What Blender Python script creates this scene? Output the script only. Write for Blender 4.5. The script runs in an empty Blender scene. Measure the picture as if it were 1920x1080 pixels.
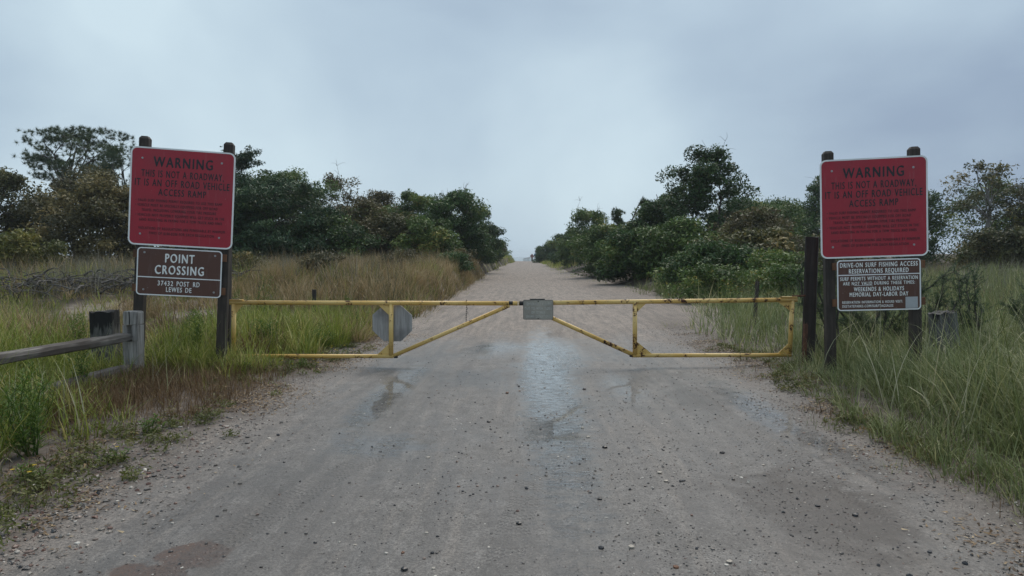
import bpy, bmesh, math, random
import numpy as np
from math import radians as R, sin, cos, pi

sc = bpy.context.scene
col = sc.collection

# ------------------------------------------------------------------ camera
cd = bpy.data.cameras.new('camera')
cd.lens = 24.0; cd.sensor_width = 36.0; cd.clip_start = 0.05; cd.clip_end = 6000
cam = bpy.data.objects.new('camera', cd); col.objects.link(cam)
cam.location = (0, 0, 1.39)
cam.rotation_euler = (R(90 - 2.68), 0, R(1.12))
sc.camera = cam

# ------------------------------------------------------------------ sky, sun, exposure
SUN_EL, SUN_AZ = 58.0, 20.0
w = bpy.data.worlds.new('World'); sc.world = w; w.use_nodes = True
nt = w.node_tree; nt.nodes.clear()
def N(t, k, **kw):
    n = t.nodes.new(k)
    for a, v in kw.items(): setattr(n, a, v)
    return n
out = N(nt, 'ShaderNodeOutputWorld')
sky = N(nt, 'ShaderNodeTexSky', sky_type='NISHITA'); sky.sun_disc = False
sky.sun_elevation = R(SUN_EL); sky.sun_rotation = R(SUN_AZ)
sky.air_density = 1.0; sky.dust_density = 4.0
bg1 = N(nt, 'ShaderNodeBackground'); bg1.inputs[1].default_value = 0.05
nt.links.new(sky.outputs[0], bg1.inputs[0])
tc = N(nt, 'ShaderNodeTexCoord')
mp = N(nt, 'ShaderNodeMapping'); mp.inputs['Scale'].default_value = (1.0, 1.0, 1.7); mp.inputs['Location'].default_value = (0.35, 0.1, 0.4)
nt.links.new(tc.outputs['Generated'], mp.inputs[0])
no = N(nt, 'ShaderNodeTexNoise'); no.inputs['Scale'].default_value = 1.55; no.inputs['Detail'].default_value = 6; no.inputs['Roughness'].default_value = 0.44; no.inputs['Distortion'].default_value = 0.3
nt.links.new(mp.outputs[0], no.inputs['Vector'])
cr = N(nt, 'ShaderNodeValToRGB')
e = cr.color_ramp.elements
e[0].position = 0.34; e[0].color = (0.212, 0.280, 0.375, 1)
e[1].position = 0.68; e[1].color = (0.455, 0.560, 0.620, 1)
m_ = cr.color_ramp.elements.new(0.5); m_.color = (0.322, 0.412, 0.495, 1)
nt.links.new(no.outputs['Fac'], cr.inputs[0])
bg2 = N(nt, 'ShaderNodeBackground'); bg2.inputs[1].default_value = 1.0
nt.links.new(cr.outputs[0], bg2.inputs[0])
mx = N(nt, 'ShaderNodeMixShader'); mx.inputs[0].default_value = 0.9
nt.links.new(bg1.outputs[0], mx.inputs[1]); nt.links.new(bg2.outputs[0], mx.inputs[2])
nt.links.new(mx.outputs[0], out.inputs[0])

sl = bpy.data.lights.new('sun', 'SUN'); sl.energy = 1.5; sl.angle = R(42); sl.color = (1.0, 0.91, 0.80)
so = bpy.data.objects.new('sun', sl); col.objects.link(so)
so.rotation_euler = (R(90 - SUN_EL), 0, R(180 - SUN_AZ))
sc.view_settings.view_transform = 'Standard'; sc.view_settings.look = 'None'
sc.view_settings.exposure = 0.54; sc.view_settings.gamma = 1.0
sc.view_settings.use_curve_mapping = False
sc.cycles.use_denoising = True
sc.cycles.max_bounces = 6; sc.cycles.transmission_bounces = 4; sc.cycles.volume_bounces = 1

# ------------------------------------------------------------------ helpers
def tag(o, label=None, cat=None, group=None, kind=None):
    if label: o['label'] = label
    if cat: o['category'] = cat
    if group: o['group'] = group
    if kind: o['kind'] = kind
    return o
def empty(name, loc=(0, 0, 0), rot=(0, 0, 0)):
    o = bpy.data.objects.new(name, None); col.objects.link(o)
    o.location = loc; o.rotation_euler = rot; o.empty_display_size = 0.1
    return o
def link(name, me, mat=None, parent=None):
    o = bpy.data.objects.new(name, me); col.objects.link(o)
    if mat is not None and not me.materials: me.materials.append(mat)
    if parent is not None: o.parent = parent
    return o

def h2(ix, iy, s):
    v = (ix.astype(np.int64) * 374761393 + iy.astype(np.int64) * 668265263 + s * 1442695041) & 0xFFFFFFFF
    v = ((v ^ (v >> 13)) * 1274126177) & 0xFFFFFFFF
    return ((v ^ (v >> 16)) & 0xFFFF) / 65535.0
def vnoise(x, y, s=0):
    x = np.asarray(x, float); y = np.asarray(y, float)
    ix = np.floor(x); iy = np.floor(y); fx = x - ix; fy = y - iy
    fx = fx * fx * (3 - 2 * fx); fy = fy * fy * (3 - 2 * fy)
    a = h2(ix, iy, s); b = h2(ix + 1, iy, s); c = h2(ix, iy + 1, s); d = h2(ix + 1, iy + 1, s)
    return (a * (1 - fx) + b * fx) * (1 - fy) + (c * (1 - fx) + d * fx) * fy
def fbm(x, y, s=0, o=3):
    t = 0; a = 0.5; n = 0
    for k in range(o):
        t = t + a * vnoise(x * 2 ** k, y * 2 ** k, s + k * 17); n += a; a *= 0.5
    return t / n
def sstep(a, b, x):
    t = np.clip((x - a) / (b - a), 0, 1); return t * t * (3 - 2 * t)

class MB:
    """collects vertices and polygons as arrays"""
    def __init__(s): s.v = []; s.f = []; s.t = []; s.n = 0
    def add(s, v, f, tint=None):
        v = np.asarray(v, float).reshape(-1, 3)
        f = np.asarray(f, np.int64)
        s.v.append(v); s.f.append(f + s.n); s.n += len(v)
        if tint is None: tint = np.zeros(len(f))
        s.t.append(np.broadcast_to(np.asarray(tint, float), (len(f),)))
    def tube(s, pts, rad, sides=6, cap=True, tint=0.0):
        pts = np.asarray(pts, float); n = len(pts)
        rad = np.broadcast_to(np.asarray(rad, float), (n,))
        tg = np.gradient(pts, axis=0); tg /= np.linalg.norm(tg, axis=1)[:, None] + 1e-9
        ref = np.array([0.0, 0, 1]) if abs(tg[:, 2]).mean() < 0.8 else np.array([1.0, 0, 0])
        a = np.cross(tg, ref); a /= np.linalg.norm(a, axis=1)[:, None] + 1e-9
        b = np.cross(tg, a)
        th = np.arange(sides) / sides * 2 * pi
        ring = pts[:, None, :] + rad[:, None, None] * (np.cos(th)[None, :, None] * a[:, None, :] + np.sin(th)[None, :, None] * b[:, None, :])
        i = np.arange(n - 1)[:, None] * sides; j = np.arange(sides)[None, :]; k = (j + 1) % sides
        f = np.stack([i + j, i + k, i + sides + k, i + sides + j], -1).reshape(-1, 4)
        s.add(ring.reshape(-1, 3), f, tint)
        if cap and sides >= 4:
            for base, q in ((0, 1), ((n - 1) * sides, -1)):
                c = len(ring.reshape(-1, 3))
                ctr = pts[0] if base == 0 else pts[-1]
                vv = np.vstack([ring.reshape(-1, 3)[base:base + sides], ctr[None]])
                ff = [[jj, (jj + 1) % sides, sides] if q < 0 else [(jj + 1) % sides, jj, sides] for jj in range(sides)]
                s.add(vv, np.array(ff), tint)
    def mesh(s, name, smooth=False, tint=True):
        me = bpy.data.meshes.new(name)
        if not s.v: return me
        v = np.concatenate(s.v)
        tot = np.concatenate([np.full(len(f), f.shape[1]) for f in s.f]).astype(np.int32)
        lo = np.concatenate([f.reshape(-1) for f in s.f]).astype(np.int32)
        me.vertices.add(len(v)); me.vertices.foreach_set('co', v.reshape(-1).astype(np.float32))
        me.loops.add(len(lo)); me.loops.foreach_set('vertex_index', lo)
        me.polygons.add(len(tot))
        st = np.concatenate([[0], np.cumsum(tot)[:-1]]).astype(np.int32)
        me.polygons.foreach_set('loop_start', st)
        me.polygons.foreach_set('use_smooth', np.full(len(tot), smooth, dtype=bool))
        if tint:
            at = me.attributes.new('tint', 'FLOAT', 'FACE')
            at.data.foreach_set('value', np.concatenate(s.t).astype(np.float32))
        me.update(calc_edges=True); me.validate()
        return me
    def build(s, name, mat, parent=None, smooth=False):
        return link(name, s.mesh(name, smooth), mat, parent)

def bm_build(name, bm, mat, parent=None, smooth=False):
    me = bpy.data.meshes.new(name); bm.normal_update(); bm.to_mesh(me); bm.free()
    if smooth:
        for p in me.polygons: p.use_smooth = True
    return link(name, me, mat, parent)

# ------------------------------------------------------------------ materials
def newmat(name):
    m = bpy.data.materials.new(name); m.use_nodes = True
    t = m.node_tree; t.nodes.clear()
    o = N(t, 'ShaderNodeOutputMaterial'); p = N(t, 'ShaderNodeBsdfPrincipled')
    t.links.new(p.outputs[0], o.inputs[0])
    return m, t, p, o
def ramp(t, stops, fac=None):
    r = N(t, 'ShaderNodeValToRGB'); el = r.color_ramp.elements
    while len(el) < len(stops): el.new(0.5)
    for q, (p, c) in zip(el, stops):
        q.position = p; q.color = (*c, 1) if len(c) == 3 else c
    if fac is not None: t.links.new(fac, r.inputs[0])
    return r
def noise(t, scale, detail=3, vec=None, rough=0.5, sc3=None, dist=0.0):
    n = N(t, 'ShaderNodeTexNoise'); n.inputs['Scale'].default_value = scale; n.inputs['Detail'].default_value = detail
    n.inputs['Roughness'].default_value = rough; n.inputs['Distortion'].default_value = dist
    if sc3 is not None:
        m = N(t, 'ShaderNodeMapping'); m.inputs['Scale'].default_value = sc3
        t.links.new(vec, m.inputs[0]); t.links.new(m.outputs[0], n.inputs['Vector'])
    elif vec is not None: t.links.new(vec, n.inputs['Vector'])
    return n.outputs['Fac']
def math_(t, op, a, b=None, clamp=False):
    n = N(t, 'ShaderNodeMath', operation=op); n.use_clamp = clamp
    for i, q in enumerate((a, b)):
        if q is None: continue
        if isinstance(q, (int, float)): n.inputs[i].default_value = q
        else: t.links.new(q, n.inputs[i])
    return n.outputs[0]
def maprange(t, v, a, b, c=0.0, d=1.0, smooth=True):
    n = N(t, 'ShaderNodeMapRange'); n.interpolation_type = 'SMOOTHSTEP' if smooth else 'LINEAR'
    t.links.new(v, n.inputs[0])
    for i, q in enumerate((a, b, c, d)): n.inputs[i + 1].default_value = q
    return n.outputs[0]
def mixc(t, fac, a, b, mode='MIX'):
    n = N(t, 'ShaderNodeMix', data_type='RGBA', blend_type=mode)
    for i, q in ((0, fac), (6, a), (7, b)):
        if isinstance(q, (int, float)): n.inputs[i].default_value = q
        elif isinstance(q, tuple): n.inputs[i].default_value = (*q, 1)
        else: t.links.new(q, n.inputs[i])
    return n.outputs[2]
def bump(t, h, strength, dist, p):
    b = N(t, 'ShaderNodeBump'); b.inputs['Strength'].default_value = strength; b.inputs['Distance'].default_value = dist
    t.links.new(h, b.inputs['Height']); t.links.new(b.outputs[0], p.inputs['Normal']); return b
def objco(t): return N(t, 'ShaderNodeTexCoord').outputs['Object']
def wpos(t): return N(t, 'ShaderNodeNewGeometry').outputs['Position']

def leafmat(name, stops, trans=0.25, rough=0.5, spec=0.3):
    m, t, p, o = newmat(name)
    a = N(t, 'ShaderNodeAttribute', attribute_name='tint')
    r = ramp(t, stops, a.outputs['Fac'])
    t.links.new(r.outputs[0], p.inputs['Base Color'])
    p.inputs['Roughness'].default_value = rough; p.inputs['Specular IOR Level'].default_value = spec
    tr = N(t, 'ShaderNodeBsdfTranslucent'); t.links.new(r.outputs[0], tr.inputs[0])
    ms = N(t, 'ShaderNodeMixShader'); ms.inputs[0].default_value = trans
    t.links.new(p.outputs[0], ms.inputs[1]); t.links.new(tr.outputs[0], ms.inputs[2]); t.links.new(ms.outputs[0], o.inputs[0])
    return m
LM = {
 'oak_dark':  leafmat('leaf oak dark', [(0, (0.034, 0.062, 0.022)), (.5, (0.055, 0.108, 0.031)), (.85, (0.092, 0.158, 0.039)), (1, (0.223, 0.257, 0.074))]),
 'oak_green': leafmat('leaf oak green', [(0, (0.053, 0.090, 0.025)), (.5, (0.092, 0.153, 0.036)), (.85, (0.149, 0.207, 0.049)), (1, (0.316, 0.275, 0.074))]),
 'oak_brown': leafmat('leaf oak brown', [(0, (0.056, 0.055, 0.026)), (.4, (0.119, 0.109, 0.046)), (.75, (0.195, 0.162, 0.066)), (1, (0.322, 0.251, 0.103))]),
 'olive':     leafmat('leaf olive', [(0, (0.047, 0.054, 0.021)), (.5, (0.100, 0.105, 0.037)), (.8, (0.160, 0.146, 0.052)), (1, (0.293, 0.218, 0.081))]),
 'rust':      leafmat('leaf rust', [(0, (0.052, 0.049, 0.026)), (.5, (0.104, 0.094, 0.043)), (.8, (0.169, 0.139, 0.060)), (1, (0.091, 0.131, 0.037))]),
 'pine':      leafmat('leaf pine', [(0, (0.039, 0.066, 0.029)), (.5, (0.066, 0.105, 0.043)), (1, (0.147, 0.173, 0.065))], 0.1),
 'cedar':     leafmat('leaf cedar', [(0, (0.027, 0.055, 0.026)), (.5, (0.047, 0.092, 0.037)), (1, (0.108, 0.163, 0.055))], 0.1),
 'yellowgreen': leafmat('leaf yellow green', [(0, (0.073, 0.087, 0.023)), (.5, (0.158, 0.162, 0.040)), (1, (0.291, 0.236, 0.057))]),
 'weed':      leafmat('leaf weed', [(0, (.05, .10, .015)), (.6, (.10, .18, .025)), (1, (.17, .24, .05))], 0.35),
 'creeper': leafmat('leaf creeper', [(0, (.075, .085, .022)), (.5, (.135, .150, .040)), (.8, (.19, .17, .06)), (1, (.24, .14, .06))], 0.3),
 'flower':    leafmat('petal', [(0, (.60, .40, .02)), (1, (.75, .55, .05))]),
}
GM = {
 'green': leafmat('grass green', [(0, (0.073, 0.094, 0.017)), (.35, (0.177, 0.224, 0.034)), (.65, (0.305, 0.342, 0.076)), (.85, (0.464, 0.401, 0.133)), (1, (0.610, 0.531, 0.247))], 0.3),
 'bluegreen': leafmat('grass grey green', [(0, (0.090, 0.110, 0.036)), (.4, (0.174, 0.213, 0.080)), (.7, (0.291, 0.319, 0.145)), (.9, (0.470, 0.448, 0.235)), (1, (0.650, 0.594, 0.350))], 0.3),
 'straw': leafmat('grass straw', [(0, (0.106, 0.098, 0.046)), (.3, (0.206, 0.171, 0.075)), (.6, (0.319, 0.238, 0.116)), (.8, (0.413, 0.299, 0.165)), (1, (0.525, 0.415, 0.242))], 0.3),
 'pale': leafmat('grass pale stalk', [(0, (.14, .17, .075)), (.5, (.27, .28, .145)), (1, (.46, .43, .29))], 0.3),
 'grey':  leafmat('grass grey', [(0, (0.116, 0.109, 0.080)), (.5, (0.217, 0.203, 0.152)), (1, (0.377, 0.341, 0.268))], 0.2),
 'thatch': leafmat('thatch', [(0, (0.060, 0.036, 0.018)), (.5, (0.150, 0.088, 0.040)), (.85, (0.290, 0.196, 0.102)), (1, (0.435, 0.334, 0.203))], 0.15),
}
def barkmat(name, c0, c1):
    m, t, p, o = newmat(name)
    v = objco(t)
    n = noise(t, 14, 4, v, 0.6, (1, 1, .25))
    r = ramp(t, [(.3, c0), (.7, c1)], n)
    t.links.new(r.outputs[0], p.inputs['Base Color']); p.inputs['Roughness'].default_value = .85
    bump(t, n, .5, .02, p)
    return m
BARK = barkmat('bark', (.035, .030, .026), (.10, .088, .075))
BARK_PALE = barkmat('bark pale', (.12, .11, .10), (.28, .26, .235))

def woodmat(name, c0, c1, c2, wet=0.0, rough=.7):
    m, t, p, o = newmat(name)
    v = objco(t)
    g = noise(t, 26, 5, v, .65, (1.6, 1.6, .09), .4)
    b = noise(t, 3.0, 3, v)
    r = ramp(t, [(.28, c0), (.5, c1), (.78, c2)], g)
    c = mixc(t, maprange(t, b, .45, .75), r.outputs[0], tuple(x * .45 for x in c1))
    t.links.new(c, p.inputs['Base Color']); p.inputs['Roughness'].default_value = rough
    bump(t, g, .6, .006, p)
    return m
W_POST = woodmat('dark treated wood', (.012, .010, .009), (.028, .022, .019), (.055, .045, .038))
W_SIGNPOST = woodmat('brown treated wood', (.018, .013, .010), (.042, .031, .024), (.085, .066, .052))
W_GREY = woodmat('weathered grey wood', (.060, .054, .048), (.29, .27, .25), (.52, .49, .46))
W_BATTEN = woodmat('batten wood', (.09, .035, .015), (.17, .072, .030), (.24, .115, .055))
W_RAIL = woodmat('rail wood', (.028, .025, .024), (.085, .078, .074), (.24, .23, .22))
def stumpmat(name, zc, sharp, grey):
    """grey wood whose top end is charred and rotten black, running down in drips"""
    m, t, p, o = newmat(name)
    v = objco(t)
    g = noise(t, 26, 5, v, .65, (1.6, 1.6, .09), .4)
    r = ramp(t, [(.28, (.03, .028, .027)), (.55, tuple(x * .6 for x in grey)), (.8, grey)], g)
    d = noise(t, 30, 3, v, .6, (1, 1, .10))
    sx = N(t, 'ShaderNodeSeparateXYZ'); t.links.new(v, sx.inputs[0])
    k = math_(t, 'ADD', sx.outputs[2], math_(t, 'MULTIPLY', math_(t, 'SUBTRACT', d, .5), .5))
    mk = maprange(t, k, zc - sharp, zc + sharp)
    c = mixc(t, mk, r.outputs[0], (.008, .007, .007))
    t.links.new(c, p.inputs['Base Color']); p.inputs['Roughness'].default_value = .8
    bump(t, g, .7, .008, p)
    return m
def plain(name, c, rough=.5, metal=0.0, spec=.5, var=0.0, scale=8):
    m, t, p, o = newmat(name)
    if var:
        n = noise(t, scale, 4, objco(t))
        r = ramp(t, [(.3, tuple(x * (1 - var) for x in c)), (.7, tuple(min(1, x * (1 + var)) for x in c))], n)
        t.links.new(r.outputs[0], p.inputs['Base Color'])
    else: p.inputs['Base Color'].default_value = (*c, 1)
    p.inputs['Roughness'].default_value = rough; p.inputs['Metallic'].default_value = metal; p.inputs['Specular IOR Level'].default_value = spec
    return m
def paintmat():
    m, t, p, o = newmat('yellow gate paint')
    v = wpos(t)
    big = noise(t, 2.2, 3, v); mid = noise(t, 11, 5, v, .65); fine = noise(t, 55, 4, v, .6)
    base = mixc(t, maprange(t, big, .3, .7), (.64, .385, .085), (.74, .52, .19))
    base = mixc(t, maprange(t, fine, .55, .8, 0, .5), base, (.36, .20, .05))
    sxx = N(t, 'ShaderNodeSeparateXYZ'); t.links.new(v, sxx.inputs[0])
    s = math_(t, 'ADD', math_(t, 'ADD', math_(t, 'MULTIPLY', mid, .75), math_(t, 'MULTIPLY', fine, .25)), maprange(t, sxx.outputs[0], -2.0, 1.0, -.005, .02))
    halo = maprange(t, s, .51, .60); rust = maprange(t, s, .572, .60)
    base = mixc(t, math_(t, 'MULTIPLY', halo, .55), base, (.33, .15, .035))
    rc = mixc(t, maprange(t, fine, .4, .6), (.012, .009, .008), (.10, .035, .012))
    c = mixc(t, rust, base, rc)
    t.links.new(c, p.inputs['Base Color'])
    rg = maprange(t, rust, 0, 1, .33, .85); t.links.new(rg, p.inputs['Roughness'])
    bump(t, math_(t, 'MULTIPLY', rust, -1.0), .5, .002, p)
    return m
M_YEL = paintmat()
M_RUST = plain('rust', (.10, .042, .022), .85, var=.6, scale=18)
M_IRON = plain('black iron', (.012, .011, .010), .6, var=.4, scale=30)
M_STEEL = plain('galvanised bolt', (.38, .38, .39), .4, .7)
def panelmat(name, c, var=.10, rough=.42):
    m, t, p, o = newmat(name)
    v = objco(t)
    n = noise(t, 3.5, 4, v, .6); f = noise(t, 90, 2, v); s = noise(t, 9, 5, v, .6, (3, 1, .35))
    cc = mixc(t, maprange(t, n, .3, .7), tuple(x * (1 - var) for x in c), tuple(x * (1 + var) for x in c))
    cc = mixc(t, maprange(t, s, .55, .8, 0, .12), cc, (.35, .33, .33))
    cc = mixc(t, maprange(t, f, .73, .76, 0, .5), cc, (.55, .5, .5))
    t.links.new(cc, p.inputs['Base Color'])
    t.links.new(maprange(t, n, .3, .7, rough - .08, rough + .1), p.inputs['Roughness'])
    return m
M_RED = panelmat('red sign face', (.37, .016, .034))
M_BROWN = panelmat('brown sign face', (.105, .043, .029), .08)
M_BORDER = plain('sign border', (.86, .86, .85), .45, var=.10, scale=5)
M_WHITE = plain('white lettering', (.88, .88, .86), .5, var=.06)
M_BLACK = plain('black lettering', (.018, .014, .022), .5)
M_FAINT = plain('faded dark lettering', (.075, .012, .022), .5)
M_PLAQUE = panelmat('weathered plaque', (.36, .33, .275), .25, .6)
M_PLAQ_T = plain('plaque lettering', (.56, .55, .50), .6, var=.35, scale=30)
M_OCT = woodmat('octagon back', (.20, .19, .18), (.34, .325, .31), (.46, .445, .425), rough=.6)

# ------------------------------------------------------------------ terrain
def road_z(y):
    return 0.5 * sstep(10, 112, y) - 3.2 * sstep(112, 170, y)
def edge_l(y): return -2.72 + .30 * (fbm(y * .5, y * 0 + 3.3, 5) - .5) + .35 * sstep(9, 13, y) - .15 * sstep(20, 45, y) + .9 * sstep(50, 110, y)
def edge_r(y): return 2.98 - .30 * (1 - sstep(5.5, 8.5, y)) + .30 * (fbm(y * .5, y * 0 + 8.3, 9) - .5) + .9 * sstep(12, 17, y) * (1 - sstep(22, 40, y)) - .5 * sstep(30, 50, y) - .7 * sstep(50, 110, y)
def ground_z(x, y):
    x = np.asarray(x, float); y = np.asarray(y, float)
    b = road_z(y)
    dl = edge_l(y) - x; dr = x - edge_r(y)
    fade = 1 - sstep(105, 125, y)
    hl = (.10 + .66 * sstep(13, 22, y)) * fade
    hr = (.08 + .42 * sstep(12, 26, y)) * fade
    wl = 1.4 - .8 * sstep(13, 20, y)
    z = hl * sstep(0, 1, dl / wl) + hr * sstep(0, 1, dr / 2.2)
    far = sstep(2.0, 9, np.maximum(dl, dr)) * fade
    z = z + far * (.55 * (fbm(x * .11, y * .11, 21) - .45) + .10 * sstep(6, 30, dr) * sstep(8, 25, y) * 6)
    z = z + sstep(0, .6, np.maximum(dl, dr)) * .07 * (fbm(x * 1.1, y * 1.1, 31) - .4)
    inside = np.minimum(-dl, -dr)
    z = z - .05 * sstep(0, .15, inside) * (1 - sstep(100, 114, y)) - .02
    return b + z

def grid_mesh(xs, ys, zf):
    X, Y = np.meshgrid(xs, ys); Z = zf(X, Y)
    v = np.stack([X, Y, Z], -1).reshape(-1, 3)
    nx, ny = len(xs), len(ys)
    i = np.arange(ny - 1)[:, None] * nx + np.arange(nx - 1)[None, :]
    f = np.stack([i, i + 1, i + nx + 1, i + nx], -1).reshape(-1, 4)
    m = MB(); m.add(v, f); return m
def spread(a, b, s0, g):
    o = [a]; s = s0
    while o[-1] < b: o.append(o[-1] + s); s *= g
    return o
xs = spread(0, 4.5, .09, 1.0); xs += spread(xs[-1] + .1, 1500, .12, 1.075)
xs = np.array([-x for x in xs[:0:-1]] + xs)
ys = np.array([-1500, -700, -300, -120, -50, -25, -12, -6, -3, -1] + spread(0, 14, .14, 1.0) + spread(14.2, 125, .25, 1.022) + spread(128, 420, 6, 1.12))
g = grid_mesh(xs, ys, ground_z)
m, t, p, o = newmat('soil and litter')
v = wpos(t)
n1 = noise(t, .45, 4, v); n2 = noise(t, 5, 5, v, .6); n3 = noise(t, 45, 4, v, .65)
soil = ramp(t, [(.3, (.022, .016, .010)), (.5, (.048, .034, .022)), (.72, (.10, .070, .046))], n2)
sand = ramp(t, [(.3, (.24, .20, .16)), (.7, (.36, .31, .26))], n3)
sxy = N(t, 'ShaderNodeSeparateXYZ'); t.links.new(v, sxy.inputs[0])
ex = math_(t, 'DIVIDE', math_(t, 'ADD', sxy.outputs[0], 8.0), 3.2); ey = math_(t, 'DIVIDE', math_(t, 'SUBTRACT', sxy.outputs[1], 15.8), 2.2)
bare_ = maprange(t, math_(t, 'ADD', math_(t, 'ADD', math_(t, 'MULTIPLY', ex, ex), math_(t, 'MULTIPLY', ey, ey)), math_(t, 'MULTIPLY', n2, .8)), 1.5, .9)
c = mixc(t, math_(t, 'MAXIMUM', math_(t, 'MULTIPLY', maprange(t, n1, .54, .63), maprange(t, sxy.outputs[1], 9, 12)), bare_), soil.outputs[0], sand.outputs[0])
c = mixc(t, maprange(t, n3, .35, .7, .35, 0), c, (.03, .022, .015))
t.links.new(c, p.inputs['Base Color']); p.inputs['Roughness'].default_value = .9
bump(t, math_(t, 'ADD', n2, n3), .8, .03, p)
M_SOIL = m
tag(g.build('ground', M_SOIL, None, True), kind='structure')

# road sheet
FILM = ((.26, 7.9, .30, 4.2, 1.0), (.40, 9.8, .42, 1.7, .7), (-1.05, 4.95, .42, .34, .55), (-1.38, 6.9, .2, 1.9, .6), (1.05, 7.2, .22, .8, .5), (2.1, 6.1, .20, 1.6, .6), (2.25, 4.7, .16, .9, .5), (-.5, 10.2, .5, .9, .5))
def film_np(x, y):
    f = 0 * x
    for cx, cy, a, b, k in FILM: f = np.maximum(f, k * sstep(1.5, .8, np.sqrt(((x - cx) / a) ** 2 + ((y - cy) / b) ** 2)))
    return f
def road_surf(x, y):
    z = road_z(y) + .004
    near = (1 - sstep(10, 40, y)) * (1 - .92 * film_np(x, y))
    z = z - .016 * np.exp(-((x + 1.05 - .15 * np.sin(y * .3)) / .28) ** 2) - .012 * np.exp(-((x - 1.25) / .3) ** 2) - .012 * np.exp(-((x - .25) / .35) ** 2) * sstep(4.5, 6.5, y) * (1 - sstep(10, 12, y))
    z = z + .030 * (fbm(x * .8, y * .35, 41) - .5) + near * (.010 * (fbm(x * 4.5, y * 3, 43) - .5) + .006 * (fbm(x * 17, y * 9, 47, 2) - .5))
    z = z + .05 * sstep(11, 13.5, y + .6 * (fbm(x * .9, y * 0, 77) - .5)) * (.4 + fbm(x * .6, y * .3, 71))
    z = z + .05 * sstep(2.3, 3.4, np.abs(x))
    return z
rx = np.arange(-3.6, 4.9, .05)
ry = np.array([-14, -8, -4, -2, -.5, .5] + spread(1.2, 12, .045, 1.0) + spread(12.1, 116, .07, 1.03))
rd = grid_mesh(rx, ry, road_surf)
m, t, p, o = newmat('wet sand road')
v = wpos(t); sx = N(t, 'ShaderNodeSeparateXYZ'); t.links.new(v, sx.inputs[0]); X, Y = sx.outputs[0], sx.outputs[1]
nb = noise(t, .9, 4, v, .55); nm = noise(t, 6, 5, v, .6); nf = noise(t, 70, 4, v, .7); ns = noise(t, 9, 4, v, .6, (1.0, .10, 1)); nff = noise(t, 260, 2, v, .6)
edge = noise(t, 1.6, 4, v, .6, (1, .6, 1))
# dry pinkish sand beyond the gate and on the shoulders, grey packed sand in the middle
yy = math_(t, 'ADD', Y, math_(t, 'MULTIPLY', math_(t, 'SUBTRACT', edge, .5), 5.0))
dry_y = maprange(t, yy, 9.6, 13.0)
ax = math_(t, 'ABSOLUTE', math_(t, 'SUBTRACT', X, .2))
dry_x = maprange(t, math_(t, 'ADD', ax, math_(t, 'MULTIPLY', math_(t, 'SUBTRACT', edge, .5), 1.2)), 1.9, 2.9)
dry = math_(t, 'MAXIMUM', dry_y, math_(t, 'MULTIPLY', dry_x, .75))
grey = ramp(t, [(.25, (.120, .110, .101)), (.5, (.198, .184, .171)), (.78, (.300, .281, .262))], nm)
tan = ramp(t, [(.25, (.310, .252, .210)), (.55, (.450, .370, .308)), (.8, (.53, .45, .38))], nm)
c = mixc(t, dry, grey.outputs[0], tan.outputs[0])
trk = noise(t, 3.2, 4, v, .6, (2.2, .16, 1), .6)
c = mixc(t, maprange(t, ns, .35, .7, .0, .5), c, (.085, .078, .074))
c = mixc(t, maprange(t, trk, .50, .68, .0, .45), c, (.31, .268, .23))
mot = noise(t, 26, 4, v, .7, (1, .55, 1))
c = mixc(t, maprange(t, nff, .55, .72, 0, .35), c, (.36, .33, .30))
c = mixc(t, maprange(t, mot, .50, .66, 0, .55), c, (.070, .064, .060))
def blob(cx, cy, ax_, ay, e0=1.15, e1=.6):
    dx = math_(t, 'DIVIDE', math_(t, 'SUBTRACT', X, cx), ax_); dy = math_(t, 'DIVIDE', math_(t, 'SUBTRACT', Y, cy), ay)
    d = math_(t, 'SQRT', math_(t, 'ADD', math_(t, 'MULTIPLY', dx, dx), math_(t, 'MULTIPLY', dy, dy)))
    d = math_(t, 'ADD', d, math_(t, 'MULTIPLY', math_(t, 'SUBTRACT', nm, .5), 1.5))
    return maprange(t, d, e0, e1)
def tread(x0, y0, x1, y1, hw):
    L_0 = math.hypot(x1 - x0, y1 - y0); ux, uy = (x1 - x0) / L_0, (y1 - y0) / L_0
    dx = math_(t, 'SUBTRACT', X, x0); dy = math_(t, 'SUBTRACT', Y, y0)
    wob = math_(t, 'MULTIPLY', math_(t, 'SUBTRACT', nb, .5), .25)
    u = math_(t, 'ADD', math_(t, 'MULTIPLY', dx, ux), math_(t, 'MULTIPLY', dy, uy))
    w_ = math_(t, 'ADD', math_(t, 'SUBTRACT', math_(t, 'MULTIPLY', dx, uy), math_(t, 'MULTIPLY', dy, ux)), wob)
    au = math_(t, 'SINE', math_(t, 'MULTIPLY', math_(t, 'ADD', u, math_(t, 'MULTIPLY', math_(t, 'ABSOLUTE', w_), .5)), 2 * pi / .042)); aw = math_(t, 'SINE', math_(t, 'MULTIPLY', w_, 2 * pi / .055))
    pat = maprange(t, math_(t, 'MULTIPLY', au, aw), .15, .45)
    inside_ = math_(t, 'MULTIPLY', maprange(t, math_(t, 'ABSOLUTE', w_), hw, hw * .8), math_(t, 'MULTIPLY', maprange(t, u, 0, .3), maprange(t, u, L_0, L_0 - .5)))
    return math_(t, 'MULTIPLY', math_(t, 'MULTIPLY', pat, inside_), maprange(t, nm, .40, .58))
trd = tread(-1.62, 2.6, -.85, 5.6, .11)
for a in ((.35, 4.2, .25, 9.5, .10), (2.0, 3.4, 1.55, 8.0, .12), (-.2, 2.4, .1, 4.6, .10), (-1.7, 10, -1.35, 18, .14), (.5, 10, .6, 22, .16)): trd = math_(t, 'MAXIMUM', trd, tread(*a))
c = mixc(t, math_(t, 'MULTIPLY', trd, .6), c, (.060, .054, .049))
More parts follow.
